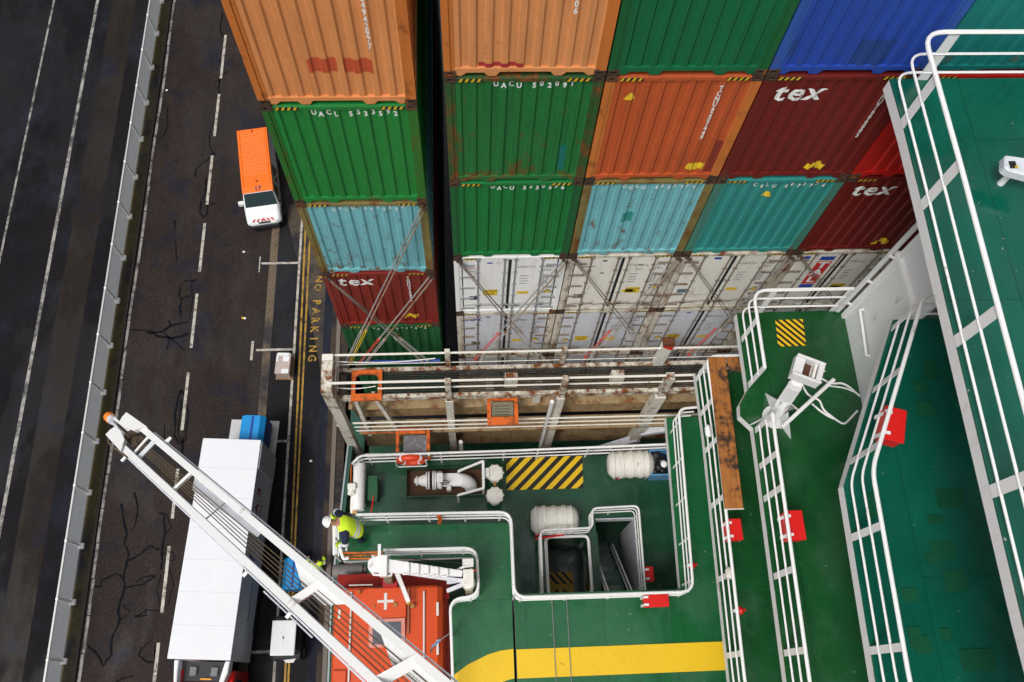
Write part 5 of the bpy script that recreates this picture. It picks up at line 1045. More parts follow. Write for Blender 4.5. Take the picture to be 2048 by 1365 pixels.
for (u, v0, v1) in ((875, 1205, 1232), (875, 1280, 1310), (679, 1220, 1238), (875, 1350, 1380)):
    p, q_ = onroof(u, v0, .0), onroof(u, v1, .0); g = MB(); g.box(p.x-.028, q_.y, zr+.004, p.x+.028, p.y, zr+.014); g.build('tape_strip', M_TAPE, lb)
for (u, v0, v1) in ((703, 1185, 1400), (848, 1183, 1325)):
    p, q_ = onroof(u, v0, .06), onroof(u, v1, .06); g = MB(); g.tube([(p.x, p.y, zr+.03), (p.x, p.y, zr+.07), (p.x, q_.y, zr+.09), (p.x, q_.y, zr+.03)], .022, 8); g.build('grab_rail', M_TAPE, lb, smooth=True)
p, q_ = at(698, 1171, 21.6), at(745, 1170, 21.6); g = MB(); g.tube([p, q_], .018, 6); g.build('grab_rail', M_TAPE, lb)
for (u, v, r) in ((791, 1210, .055), (825, 1212, .055), (748, 1213, .03), (718, 1184, .035)):
    p = onroof(u, v, .17); g = MB(); g.lathe((p.x, p.y, zr+.02), (0, 0, 1), [(0, r), (.165, r), (.175, r*.7)], 12); g.build('fitting', paint('olive_cap', (.32, .16, .04), .5), lb)
g = MB(); p = at(816, 1230, 21.25); g.bar((p.x, ly1-.05, zr+.10), (p.x, ly1-1.1, zr+.10), .035, .05); g.build('seam_strip', paint('seam_brown', (.30, .10, .05), .5), lb)
g = MB(); p = at(679, 1350, 21.4); g.box(p.x-.16, p.y-.3, zr+.01, p.x+.16, p.y+.1, zr+.09); g.build('side_hatch', M_LB, lb, bevel=.02)
g = MB(); a_ = at(864, 1294, 21.25); b_ = at(881, 1280, 21.25); g.bar(a_, b_, .05, .05); tag(g.build('hydraulic_ram', paint('ram_blue', (.12, .22, .36), .4)), 'small blue ram lying on the lifeboat roof', 'ram')
g = MB(); g.tube([b_, at(905, 1263, 21.0)], .012, 6); g.tube([a_, at(862, 1305, 21.2)], .02, 6); tag(g.build('ram_cable', M_STEEL), 'thin cable joining the blue ram to the bay railing', 'cable')
# ---------------------------------------------------------------- white davit arm over the lifeboat
dv = thing('davit_crane', 'white davit crane with a tapering stepped arm reaching over the lifeboat', 'davit', at(938, 1180, DA))
za = 20.35
e0, e1 = at(752, 1131, za), at(925, 1148, za)
g = MB(); g.bar(at(776, 1133, za), e1, .30, .22, (0, 0, 1), 0, .13, .16); g.build('arm', M_RAIL, dv, bevel=.01)
g = MB(); c = at(751, 1131, za); g.prism([(c.x-.16, c.y-.07, c.z-.15), (c.x-.10, c.y-.17, c.z-.15), (c.x+.30, c.y-.18, c.z-.15), (c.x+.30, c.y+.19, c.z-.15), (c.x-.02, c.y+.19, c.z-.15), (c.x-.16, c.y+.10, c.z-.15)], (0, 0, .30)); g.build('arm_head', M_RAIL, dv, bevel=.02)
hd_ = at(768, 1134, za-.1); g = MB(); g.box(hd_.x-.10, hd_.y-.22, hd_.z-.15, hd_.x+.08, hd_.y+.25, hd_.z+.12); g.build('head_block', M_RAIL, dv, bevel=.01)
p, q_ = at(759, 1120, za-.15), at(759, 1089, za-.15); g = MB(); g.bar(p, q_, .07, .07); g.build('head_bar', M_RAIL, dv)
for i in range(5):
    p = at(813+i*19.5, 1137+i*2.2, za-.14); w_ = .085; h_ = .13-.012*i; g = MB(); g.tube(fillet([p+Vector((-w_, h_, 0)), p+Vector((w_*.6, h_, .02)), p+Vector((w_*.6, -h_, .02)), p+Vector((-w_, -h_, 0))], .04), .017, 6); g.build('step_loop', M_RAIL, dv, smooth=True)
g = MB(); pts = [at(u, v, za-.05) for u, v in ((748, 1112), (745, 1112), (745, 1150), (783, 1152), (783, 1146))]; g.tube(fillet(pts, .05), .022, 6); g.build('guard_hoop', M_RAIL, dv, smooth=True)
pb = at(938, 1178, DA); g = MB(); g.bar((pb.x, pb.y, H-DA-.6), (pb.x, pb.y, H-za-.1), .18, .18); g.build('post', paint('post_cream', (.62, .52, .34), .5, .2, .2, .1), dv)
t1 = at(938, 1158, za); g = MB(); g.lathe((pb.x, pb.y, H-za-.45), (0, 0, 1), [(0, .15), (.25, .16), (.5, .15), (.52, .08)], 16); g.box(t1.x-.13, t1.y-.16, t1.z-.12, t1.x+.11, t1.y+.2, t1.z+.14); g.build('slewing_head', M_W2, dv, bevel=.012)
c = at(936, 1124, za); g = MB(); g.box(c.x-.13, c.y-.08, c.z-.08, c.x+.13, c.y+.07, c.z+.06); g.build('winch_box', M_W2, dv, bevel=.012)
c = at(936, 1134, za); g = MB(); g.tube([c+Vector((-.3, -.08, -.05)), c+Vector((-.1, .0, .0)), c+Vector((.12, .02, 0))], .03, 6); g.tube([c+Vector((-.32, -.14, -.05)), c+Vector((.1, -.06, 0))], .03, 6); g.build('link', M_RAIL, dv)
g = MB(); c = at(948, 1142, za-.1); g.box(c.x-.06, c.y-.015, c.z, c.x+.06, c.y+.015, c.z+.03); g.build('red_lever', M_RED, dv)
a_, b_ = at(794, 1147, za+.1), at(816, 1202, za+.75); g = MB(); g.tube([a_, b_], .055, 12); g.build('strut', M_RAIL, dv, smooth=True); g = MB(); g.lathe(b_, b_-a_, [(0, .06), (.06, .065), (.1, .03)], 10); g.build('strut_end', paint('brass', (.5, .27, .04)), dv)
g = MB(); a_, b_ = at(795, 1145, za+.15), at(930, 1163, za+.2); g.bar(a_, b_, .05, .1, (0, 0, 1), 0, .09, .1); g.bar(at(896, 1182, za+.9), at(930, 1168, za+.5), .09, .09); g.bar(at(896, 1165, za+.7), at(928, 1160, za+.4), .09, .09); g.build('lower_link', M_W3, dv)
g = MB(); a_ = at(778, 1158, za+.6); g.box(a_.x-.10, a_.y-.1, a_.z-.25, a_.x+.10, a_.y+.1, a_.z+.25); g.build('hook_block', paint('hook_olive', (.18, .14, .08), .5, .3, .3, .3), dv, bevel=.02)
g = MB(); g.box(a_.x-.17, a_.y-.16, zr-.30, a_.x+.17, a_.y+.10, a_.z-.26); g.build('hook_housing', plain('deep_red', (.36, .008, .012)), lb)
g = MB(); g.tube([at(778, 1114, za-.1), at(925, 1127, za-.1)], .010, 6); g.build('wire', M_BLK, dv)
ropes = [((683, 1106), (766, 1104)), ((685, 1112), (766, 1109)), ((690, 1117), (750, 1117))]
for i, (a, b) in enumerate(ropes):
    g = MB(); A, B = at(*a, DA-1.0+i*.25), at(*b, DA-1.0+i*.25); g.tube([A.lerp(B, j/8)-Vector((0, 0, .05*math.sin(math.pi*j/8))) for j in range(9)], .020, 6); tag(g.build('orange_rope', M_ORG), '%s of three orange ropes closing the gap in the side rail' % ('uppermost', 'middle', 'lowest')[i], 'rope', 'orange ropes by the worker')
t = thing('rail_gate', 'bent white gate post and swing arm at the ship side rail', 'gate', at(686, 1115, DA-.9)); g = MB(); g.tube(fillet([at(679, 1090, DA-1), at(682, 1103, DA-1), at(687, 1119, DA-.9), at(697, 1116, DA-.9)], .06), .04, 8); g.build('swing_arm', M_RAIL, t, smooth=True)
for u in (685, 692): g = MB(); g.tube([at(u, 1088, DA-.9), at(u+1, 1103, DA-.9)], .03, 8); g.build('bar', M_RAIL, t)
c = at(702, 1142, 22.6); g = MB(); g.lathe((c.x-.45, c.y, c.z), (1, 0, 0), [(0, .15), (.05, .17), (.75, .17), (.78, .12), (.85, .12)], 14); tag(g.build('roller_fender', paint('fender_grey', (.16, .145, .14), .6, .3, .3), smooth=True), 'grey cylindrical roller at the end of the lifeboat bay', 'roller')

# ---------------------------------------------------------------- the big crane boom crossing the picture
bo = thing('crane_boom', 'long white crane boom reaching out over the truck with brown hoist wires inside', 'crane boom', at(905, 1376, 13.5))
R0, R1 = at(262, 838, 20), at(905, 1377, 13.5); L0, L1 = at(226, 876, 20), at(806, 1415, 13.5)
Ex = lambda a, b, t_: a.lerp(b, t_)
for a, b in ((R0, R1), (L0, L1)):
    g = MB(); a2, b2 = Ex(a, b, .06), Ex(a, b, 1.25); g.bar(a2, b2, .145, .18); g.build('side_beam', M_RAIL, bo, bevel=.008)
    g = MB(); s_ = (L0-R0).normalized()*(1 if a is L0 else -1); g.bar(Ex(a, b, .10)+s_*.10, Ex(a, b, 1.2)+s_*.11, .03, .02); g.build('edge_pipe', M_W3, bo)
for (t_, w_, h_) in ((.095, .05, .07), (.284, .06, .12), (.713, .14, .12), (.933, .18, .12)):
    g = MB(); g.bar(Ex(R0, R1, t_), Ex(L0, L1, t_+.01), w_, h_); g.build('cross_member', M_RAIL, bo)
g = MB(); g.bar(Ex(R0, R1, .415), Ex(L0, L1, .425), .02, .03); g.build('cable_guide', M_STEEL, bo)
for tc in (.713, .933):
    for a, b, o_ in ((R0, R1, L0-R0),):
        o_ = o_.normalized(); g = MB(); p = [Ex(a, b, tc-.075)+o_*.07, Ex(a, b, tc-.03)+o_*.30, Ex(a, b, tc+.03)+o_*.30, Ex(a, b, tc+.06)+o_*.07]; g.prism(p, (0, 0, .03)); g.build('gusset', M_RAIL, bo)
g = MB(); gr = [Ex(R0, R1, .215), Ex(R0, R1, .43), Ex(L0, L1, .44), Ex(L0, L1, .225)]; 
o_ = (L0-R0).normalized(); p = [Ex(R0, R1, .29)+o_*.07, Ex(R0, R1, .53)+o_*.07, Ex(R0, R1, .53)+o_*.17, Ex(R0, R1, .31)+o_*.30]; g.prism([q_-Vector((0, 0, .16)) for q_ in p], (0, 0, .02)); g.build('walk_plate', M_W3, bo)
M_WIRE = paint('wire_brown', (.14, .10, .055), .5, .3, .3, .2)
for i, f_ in enumerate((.24, .40, .54, .68, .82)):
    A = Ex(R0, R1, .04).lerp(Ex(L0, L1, .04), .28+.44*f_); B = Ex(R0, R1, 1.2).lerp(Ex(L0, L1, 1.2), f_); A.z -= .02; B.z -= .02
    g = MB(); g.tube([A, B], .010, 6); g.build('hoist_wire', M_WIRE, bo)
for a, b, o_, sg in ((R0, R1, L0-R0, 1), (L0, L1, R0-L0, -1)):
    o_ = o_.normalized(); u_ = (a-b).normalized(); g = MB()
    g.prism([Ex(a, b, .075)-o_*.09, Ex(a, b, -.015)-o_*.05, a+u_*.18+o_*.10, a+u_*.10+o_*.235, Ex(a, b, .02)+o_*.235, Ex(a, b, .055)+o_*.15], (0, 0, .20)); g.build('cheek_plate', M_RAIL, bo)
for tt, r in ((.045, .13), (.085, .10)):
    for f_ in (.36, .64):
        c = Ex(R0, R1, tt).lerp(Ex(L0, L1, tt), f_); g = MB(); g.lathe(c-(L0-R0).normalized()*.06, L0-R0, [(0, r), (.02, r), (.04, r*.8), (.08, r*.8), (.10, r), (.12, r)], 16); g.build('sheave', paint('sheave_brown', (.06, .035, .02), .5, .4, .4, .3), bo)
c = Ex(R0, R1, .125).lerp(Ex(L0, L1, .125), .5); g = MB(); o_ = (L0-R0)*.5
g.bar(c-o_*.75, c+o_*.75, .10, .05); g.build('sheave_guard', M_W3, bo)
u_ = (R0-R1).normalized(); hp = R0.lerp(L0, .5); tip = hp+u_*.52
for s_ in (-.055, .055): g = MB(); o_ = (L0-R0).normalized()*s_; g.bar(hp+o_-u_*.55, tip+o_, .05, .08); g.build('tip_bar', M_RAIL if s_ < 0 else M_W3, bo)
lamp = tip+u_*.02; g = MB(); g.lathe(lamp, u_, [(0, .11), (.14, .11)], 12); lmp = g.build('tip_lamp', M_W3, bo)
g = MB(); g.lathe(lamp+u_*.14, u_, [(0, .12), (.02, .13), (.17, .125), (.19, .10)], 14); g.build('lens', plain('lamp_orange', (.80, .22, .03), .3), lmp)
g = MB(); c = Ex(L0, L1, .02); s_ = (L0-R0).normalized(); pts = [c+u_*.5-s_*.02, c+u_*.25+s_*.14, c+s_*.16, c-u_*.4+s_*.12, c-u_*.8+s_*.11]; g.tube(fillet(pts, .1), .018, 6); g.build('lamp_cable', M_WIRE, bo)
for (t_, ln) in ((.09, .12), (.60, .10), (.735, .10)):
    c = Ex(L0, L1, t_)+s_*.12; g = MB(); g.bar(c, c+s_*ln, .06, .06); g.build('bracket', M_RAIL, bo)
c = Ex(R0, R1, .155)-s_*.08; g = MB(); g.bar(c, c-s_*.16, .10, .05, (0, 0, 1), 0, .06, .05); g.build('bracket', M_RAIL, bo)
g = MB(); p = Ex(L0, L1, .66)+s_*.16; q_ = Ex(L0, L1, .80)+s_*.16; g.tube([p, q_], .015, 6); g.build('pipe', M_W3, bo)

# ---------------------------------------------------------------- people
def skinned(nodes, edges, radii, name, sub=2):
    me = bpy.data.meshes.new(name); me.from_pydata(nodes, edges, []); me.update()
    ob = bpy.data.objects.new(name, me); C.objects.link(ob)
    sk = ob.modifiers.new('skin', 'SKIN'); sk.use_smooth_shade = True; sv = me.skin_vertices[0].data if me.skin_vertices else None
    if sv is None:
        bm = bmesh.new(); bm.from_mesh(me); bm.verts.layers.skin.verify(); bm.to_mesh(me); bm.free(); sv = me.skin_vertices[0].data
    for i, r in enumerate(radii): sv[i].radius = (r, r) if isinstance(r, float) else r; sv[i].use_root = (i == 0)
    ob.modifiers.new('sub', 'SUBSURF').levels = sub; ob.modifiers['sub'].render_levels = sub
    bpy.context.view_layer.update(); dg = bpy.context.evaluated_depsgraph_get()
    m2 = bpy.data.meshes.new_from_object(ob.evaluated_get(dg)); bpy.data.objects.remove(ob); bpy.data.meshes.remove(me)
    for p in m2.polygons: p.use_smooth = True
    return m2
M_NAVY = plain('navy_cloth', (.012, .018, .045), .8); M_HV = plain('hi_vis_yellow', (.62, .85, .03), .6); M_SILV = plain('reflective_band', (.62, .64, .66), .4); M_SKIN = plain('skin', (.46, .22, .14), .55); M_HELM = plain('helmet_white', (.82, .82, .80), .3); M_BOOT = plain('boot_black', (.012, .011, .010), .5)
def person(J, label, group, helmet=True, sleeve=M_NAVY, legs=M_NAVY):
    t = thing('person', label, 'person', J['base'], group)
    nodes = []; rad = []; edges = []; own = []
    def nd(p, r, w, par=None):
        nodes.append(tuple(Vector(p)-Vector(J['base']))); rad.append(r); own.append(w)
        if par is not None: edges.append((par, len(nodes)-1))
        return len(nodes)-1
    V = Vector
    pel = nd(J['pelvis'], (.15, .15), 'leg'); w1 = nd(V(J['pelvis']).lerp(V(J['chest']), .5), (.14, .14), 'vest', pel); ch = nd(J['chest'], (.165, .165), 'vest', w1)
    nk = nd(V(J['chest']).lerp(V(J['head']), .55), .06, 'skin', ch); hd = nd(J['head'], .095, 'skin', nk); cr = nd(V(J['head'])+(V(J['head'])-V(J['chest'])).normalized()*.07, .075, 'skin', hd)
    for s in ('l', 'r'):
        sh = nd(J['sh_'+s], .10, 'arm', ch); el = nd(J['el_'+s], .078, 'arm', sh); wr = nd(J['ha_'+s], .046, 'cuff', el)
        d = (V(J['ha_'+s])-V(J['el_'+s])).normalized(); pm = nd(V(J['ha_'+s])+d*.06, .038, 'hand', wr)
        side = d.cross(V((0, 0, 1))).normalized()
        for k, (o, ln) in enumerate(((-.033, .07), (-.011, .085), (.011, .08), (.033, .062))):
            f1 = nd(V(J['ha_'+s])+d*(.085+ln*.4)+side*o+V((0, 0, -.006)), .0095, 'hand', pm); nd(V(J['ha_'+s])+d*(.085+ln)+side*o*1.1+V((0, 0, -.035)), .008, 'hand', f1)
        th = nd(V(J['ha_'+s])+d*.05+side*.05+V((0, 0, -.01)), .011, 'hand', pm); nd(V(J['ha_'+s])+d*.09+side*.065+V((0, 0, -.02)), .009, 'hand', th)
        hp = nd(V(J['pelvis']).lerp(V(J['kn_'+s]), .2)+V((0, 0, -.02)), .105, 'leg', pel); kn = nd(J['kn_'+s], .075, 'leg', hp); an = nd(J['ft_'+s]+V((0, 0, .09)), .052, 'leg', kn); nd(J['ft_'+s]+V(J['toe'])*.16+V((0, 0, .04)), (.045, .04), 'boot', an)
    me = skinned(nodes, edges, rad, 'body'); mats = [M_NAVY, M_HV, sleeve, M_SKIN, M_SILV, M_BOOT, legs]
    for m in mats: me.materials.append(m)
    idx = {'leg': 6, 'vest': 1, 'arm': 2, 'cuff': 2, 'hand': 3, 'skin': 3, 'boot': 5}; NV = [Vector(n) for n in nodes]
    for p in me.polygons:
        c = p.center; best = min(range(len(NV)), key=lambda i: (NV[i]-c).length-(rad[i] if isinstance(rad[i], float) else rad[i][0])*.5); p.material_index = idx[own[best]]
    o = bpy.data.objects.new('body', me); C.objects.link(o); o.parent = t
    d = (V(J['chest'])-V(J['pelvis'])).normalized(); b0 = V(J['pelvis']); ln = (V(J['chest'])-b0).length; s_ = (V(J['sh_l'])-V(J['sh_r'])).normalized(); fw = d.cross(s_).normalized()
    # hi-vis waistcoat hugging the trunk, reflective bands round it
    g = MB(); n_ = 20; rings = [(-.18, .21, .165), (.02, .235, .185), (.28, .225, .18), (.6, .24, .185), (.9, .25, .185), (1.12, .23, .16), (1.28, .13, .11)]
    vs = []
    for (f, a, b) in rings: vs += [b0+d*ln*f+s_*a*math.cos(2*math.pi*j/n_)+fw*b*math.sin(2*math.pi*j/n_) for j in range(n_)]
    fs = []; 
    for i in range(len(rings)-1): fs += [(i*n_+j, i*n_+(j+1) % n_, (i+1)*n_+(j+1) % n_, (i+1)*n_+j) for j in range(n_)]
    g.add(vs, fs); g.build('hi_vis_vest', M_HV, t, smooth=True)
    for f, a, b in ((.14, .243, .192), (.34, .235, .188)):
        g = MB(); q = []
        for k in (0, .055): q += [b0+d*(ln*f+k)+s_*a*math.cos(2*math.pi*j/n_)+fw*b*math.sin(2*math.pi*j/n_) for j in range(n_)]
        g.add(q, [(j, (j+1) % n_, n_+(j+1) % n_, n_+j) for j in range(n_)]); g.build('reflective_band', M_SILV, t, smooth=True)
    for s in ('l', 'r'):
        a, b = V(J['sh_'+s]), V(J['el_'+s]); dd = (b-a); m = a+dd*.62; g = MB(); g.lathe(m, dd, [(0, .088), (.005, .094), (.07, .090), (.075, .082)], 14); g.build('arm_band', M_SILV, t, smooth=True)
        a, b = V(J['el_'+s]), V(J['ha_'+s]); dd = b-a; g = MB(); g.lathe(a+dd*.35, dd, [(0, .072), (.01, .082), (.17, .074), (.18, .05)], 14); g.build('cuff', M_HV, t, smooth=True)
    hv = V(J['head']); up = (hv-V(J['chest'])).normalized(); fc = V(J['face']).normalized(); fc = (fc-up*fc.dot(up)).normalized(); sd = up.cross(fc)
    g = MB(); g.ball(hv+fc*.10+up*.0, .018, (1, 1, 1), 8); g.build('nose', M_SKIN, t, smooth=True)
    for k in (-1, 1): g = MB(); g.ball(hv+fc*.088+up*.03+sd*.033*k, .011, n=6); g.build('eye', M_BLK, t); g = MB(); g.ball(hv+sd*.10*k, .024, (.7, .7, 1.2), 8); g.build('ear', M_SKIN, t, smooth=True)
    g = MB(); g.bar(hv+fc*.095-up*.035-sd*.022, hv+fc*.095-up*.035+sd*.022, .008, .008); g.build('mouth', plain('lip', (.30, .10, .08)), t)
    if helmet:
        g = MB(); g.lathe(hv+up*.035, up, [(0, .145), (.008, .145), (.012, .132), (.06, .128), (.10, .108), (.135, .065), (.15, .012)], 20)
        g.build('helmet', M_HELM, t, smooth=True); g = MB(); c = hv+up*.038+fc*.11; g.prism([c-sd*.09, c+sd*.09, c+sd*.05+fc*.075, c-sd*.05+fc*.075], up*.012); g.build('helmet_peak', M_HELM, t)
    else:
        g = MB(); g.lathe(hv+up*.0, up, [(0, .104), (.05, .108), (.09, .09), (.12, .05), (.13, .01)], 16); g.build('hair', plain('hair_dark', (.02, .014, .010), .7), t, smooth=True)
    return t
zc = H-DA
hd0 = at(660, 1044.5, 20.33); ch0 = at(687, 1050, 20.50); pe0 = at(712, 1058, 20.85)
V = Vector
person(dict(base=V((pe0.x, pe0.y, zc)), pelvis=pe0, chest=ch0, head=hd0, face=(-.35, -.35, -1), toe=V((-1, 0, 0)),
  sh_l=at(684, 1029, 20.50), el_l=at(670, 1024, 20.72), ha_l=at(666, 1040, 20.98), sh_r=at(690, 1074, 20.50), el_r=at(690, 1093, 20.68), ha_r=at(674, 1090, 20.92),
  kn_l=V((pe0.x-.02, pe0.y+.10, zc+.48)), kn_r=V((pe0.x+.03, pe0.y-.13, zc+.48)), ft_l=V((pe0.x+.06, pe0.y+.12, zc+.0)), ft_r=V((pe0.x+.10, pe0.y-.17, zc+.0))),
  'person in white helmet, navy clothes and yellow hi-vis waistcoat leaning over the side rail', None)
q0 = at(642, 1140, H-.05); b0_ = V((q0.x, q0.y, .0))
person(dict(base=b0_, pelvis=b0_+V((0, 0, .95)), chest=b0_+V((-.03, .08, 1.36)), head=b0_+V((-.05, .16, 1.62)), face=(-.2, 1, -.3), toe=V((-.3, 1, 0)),
  sh_l=b0_+V((.20, .10, 1.40)), el_l=b0_+V((.36, .16, 1.20)), ha_l=b0_+V((.28, .36, 1.12)), sh_r=b0_+V((-.24, .06, 1.40)), el_r=b0_+V((-.42, .12, 1.20)), ha_r=b0_+V((-.40, .34, 1.14)),
  kn_l=b0_+V((.1, .03, .5)), kn_r=b0_+V((-.1, .03, .5)), ft_l=b0_+V((.11, -.02, 0)), ft_r=b0_+V((-.12, -.02, 0))),
  'person in bright yellow green hi-vis suit standing on the quay near the blue crate', None, False, M_HV, plain('hi_vis_green', (.20, .42, .02), .7))
# ---------------------------------------------------------------- vehicles and goods on the quay
M_TYRE = plain('tyre', (.012, .012, .012), .8); M_RIM = plain('wheel_rim', (.30, .30, .31), .4, .4); M_VW = plain('van_white', (.72, .73, .74), .25); M_VO = paint('van_orange', (.80, .16, .015), .3, .12, .1, 0, .1); M_VB = plain('bumper_black', (.018, .019, .022), .5); M_WS = paint('windscreen', (.030, .05, .055), .06, .6, .1, 0, 0, (.10, .14, .15)); M_LAMPG = plain('lamp_glass', (.45, .48, .50), .1)
def wheel(t, x, y, r, w):
    g = MB(); g.lathe((x-w/2, y, r), (1, 0, 0), [(0, r*.72), (.02, r*.97), (.05, r), (w-.05, r), (w-.02, r*.97), (w, r*.72)], 20); ty = g.build('wheel', M_TYRE, t, local=True, smooth=True)
    g = MB(); g.lathe((x-w/2-.004, y, r), (1, 0, 0), [(0, r*.6), (w+.008, r*.6)], 16); g.build('rim', M_RIM, ty, local=True)
pr, pw_, pn = at(503, 257, 39.05), at(515, 383, 39.05), at(530, 441, 40.2)
dv_ = (pr-pw_); ang = math.atan2(-dv_.x, dv_.y)
rot = Matrix.Rotation(ang, 4, 'Z'); ys = Vector((0, 3.0, 0))
vl = dv_.length; NL = 1.24                                   # windscreen top to nose
org = pw_-(rot @ Vector((0, NL, 0))); org.z = 0
van = thing('van', 'white van with an orange ribbed roof numbered 17 parked beside the container stack', 'van', org, None, ang)
yr = NL+vl
sec = [(0, .32, .62, .74, .66, .58), (.12, .30, .70, .84, .88, .80), (.45, .28, .80, 1.02, .92, .84), (.84, .28, .95, 1.14, .93, .85), (NL-.02, .28, 1.05, 1.88, .95, .76), (NL+.3, .28, 1.05, 1.94, .95, .78), (yr-.12, .28, 1.05, 1.94, .95, .78), (yr-.02, .30, 1.0, 1.86, .94, .75)]
g = MB(); R_ = []
for (y, zb, zm, zt, wb_, wt_) in sec: R_.append([(-wb_+.03, y, zb), (-wb_, y, zm), (-wt_-.02, y, zt-.07), (-wt_+.06, y, zt), (wt_-.06, y, zt), (wt_+.02, y, zt-.07), (wb_, y, zm), (wb_-.03, y, zb)])
for i in range(len(R_)-1): g.add(R_[i]+R_[i+1], [(j, j+1, 9+j, 8+j) for j in range(7)]+[(7, 0, 8, 15)])
g.add(R_[0], [tuple(range(8))]); g.add(R_[-1], [tuple(range(8))]); g.build('body', M_VW, van, local=True, merge=True, bevel=.05, seg=2)
g = MB(); g.prism([(-.80, NL+.02, 1.90), (.80, NL+.02, 1.90), (.80, NL+.35, 1.965), (.80, yr-.06, 1.965), (-.80, yr-.06, 1.965), (-.80, NL+.35, 1.965)][::-1], (0, 0, .01)) if False else None
for (ya, za_, yb2, zb2) in ((NL+.0, 1.895, NL+.34, 1.955), (NL+.34, 1.955, yr-.05, 1.955)): g.add([(-.79, ya, za_), (.79, ya, za_), (.79, yb2, zb2), (-.79, yb2, zb2), (-.82, ya, za_-.14), (.82, ya, za_-.14), (.82, yb2, zb2-.14), (-.82, yb2, zb2-.14)], [(0, 1, 2, 3), (0, 3, 7, 4), (1, 5, 6, 2), (2, 6, 7, 3), (0, 4, 5, 1)])
g.build('roof', M_VO, van, local=True)
g = MB(); k = 0
y = NL+1.05
while y < yr-.2: g.prism([(-.60, y, 1.9555), (-.60, y+.03, 1.968), (-.60, y+.06, 1.968), (-.60, y+.09, 1.9555)], (1.20, 0, 0)); y += .148
for x in (-.70, .66): g.box(x, NL+.36, 1.956, x+.035, yr-.1, 1.975)
g.build('roof_rib', M_VO, van, local=True)
for y in (NL+.62, yr-.22): g = MB(); g.lathe((.0, y, 1.956), (0, 0, 1), [(0, .06), (.05, .055), (.08, .02)], 12); g.build('beacon', paint('beacon_brown', (.35, .05, .01), .4), van, local=True)
g = MB(); o2 = Vector((.02, NL+.17, 1.905+.031)); lettering(g, '17', o2+Vector((0, 0, .006)), (1, 0, 0), (0, 1, .178), .36, .02); g.build('number_mark', plain('faded_blue', (.06, .04, .12)), van, local=True)
wsz = lambda y: 1.14+(1.88-1.14)*(y-.84)/(NL-.02-.84)
def wsf(w0, w1, y0, y1, dz): return [(-w0, y0, wsz(y0)+dz), (w0, y0, wsz(y0)+dz), (w1, y1, wsz(y1)+dz), (-w1, y1, wsz(y1)+dz)]
g = MB(); g.face(wsf(.82, .73, .86, NL-.03, .014)); ws = g.build('windscreen', M_WS, van, local=True)
g = MB(); q = wsf(.82, .83, .825, .858, .018); g.face(q); g.build('screen_edge', M_VB, van, local=True)
for s in (-.3, .25): g = MB(); g.bar((s, .88, wsz(.88)+.025), (s+.35, .94, wsz(.94)+.03), .012, .012); g.build('wiper', M_VB, ws, local=True)
for s in (1, -1):
    for (y0, y1, y2, y3, nm) in ((NL-.30, NL+.62, NL+.62, NL+.02, 'door_window'), (NL+.75, NL+1.75, NL+1.75, NL+.75, 'side_window')):
        g = MB(); X = lambda z: s*(.952+(.80-.95)*(z-1.05)/(1.87-1.05)); g.face([(X(1.12), y0, 1.12), (X(1.12), y1, 1.12), (X(1.75), y2, 1.75), (X(1.75), y3 if nm == 'side_window' else y3+.12, 1.75)]); g.build(nm, M_WS, van, local=True)
    g = MB(); g.box(s*.92-.09, NL-.25, 1.10, s*.92+.16 if s > 0 else s*.92+.09, NL-.05, 1.36) if s > 0 else g.box(-1.16, NL-.25, 1.10, -.86, NL-.05, 1.36); g.build('mirror', M_VB if s > 0 else M_VW, van, local=True, bevel=.03)
    g = MB(); g.prism([(s*.62, .02, .70), (s*.84, .10, .72), (s*.88, .45, .90), (s*.74, .42, .93)], (0, 0, .03)); g.build('headlight', M_LAMPG, van, local=True, bevel=.01)
    for y in (.82, yr-.95): wheel(van, s*.86, y, .32, .22)
g = MB(); g.prism([(-.88, .18, .30), (-.72, -.08, .30), (.72, -.08, .30), (.88, .18, .30)], (0, 0, .34)); g.build('bumper', M_VB, van, local=True, bevel=.04)
g = MB(); g.box(-.30, -.01, .80, .30, .05, .86); g.build('grille', M_VB, van, local=True)
for x, sl in ((-.62, .10), (-.40, .10), (-.18, .10), (.02, -.10), (.22, -.10), (.44, -.10)):
    g = MB(); f_ = lambda y: .78+(y)*(.16/.45)+.09; g.face([(x, .06, f_(.06)), (x+.09, .06, f_(.06)), (x+.09+sl, .21, f_(.21)), (x+sl, .21, f_(.21))]); g.build('chevron_mark', M_REDM, van, local=True)
# truck
tl, tr_, bl_, br_ = at(407, 875, 37), at(522, 882, 37), at(335, 1314, 37), at(460, 1325, 37)
ct = (tl+tr_+bl_+br_)/4; axis = ((tl+tr_)/2-(bl_+br_)/2); an = math.atan2(-axis.x, axis.y); LB_ = axis.length; WB = 2.5
fc = (bl_+br_)/2; fc = Vector((fc.x, fc.y, 0))
trk = thing('box_truck', 'long white box truck with a red cab and a lowered tail lift on the quay', 'truck', fc, None, an)
M_BOXT = paint('truck_roof_white', (.70, .71, .74), .35, .10, .12, 0, .0, (.40, .40, .42)); M_BOXS = paint('truck_side_blue_grey', (.74, .77, .85), .35, .12, .1, 0, .15); M_CAB = plain('cab_red', (.58, .010, .008), .25)
hw = WB/2
g = MB(); g.box(-hw+.02, .02, .80, hw-.02, LB_-.02, 3.97); g.build('box_body', M_BOXS, trk, local=True)
g = MB(); g.box(-hw, 0, 3.972, hw, LB_, 4.0); g.build('roof', M_BOXT, trk, local=True, bevel=.01)
g = MB()
for i in range(1, 7): y = LB_*i/7; g.box(-hw+.05, y-.006, 4.0005, hw-.05, y+.006, 4.003)
g.build('roof_seam', plain('seam_grey', (.50, .51, .53)), trk, local=True)
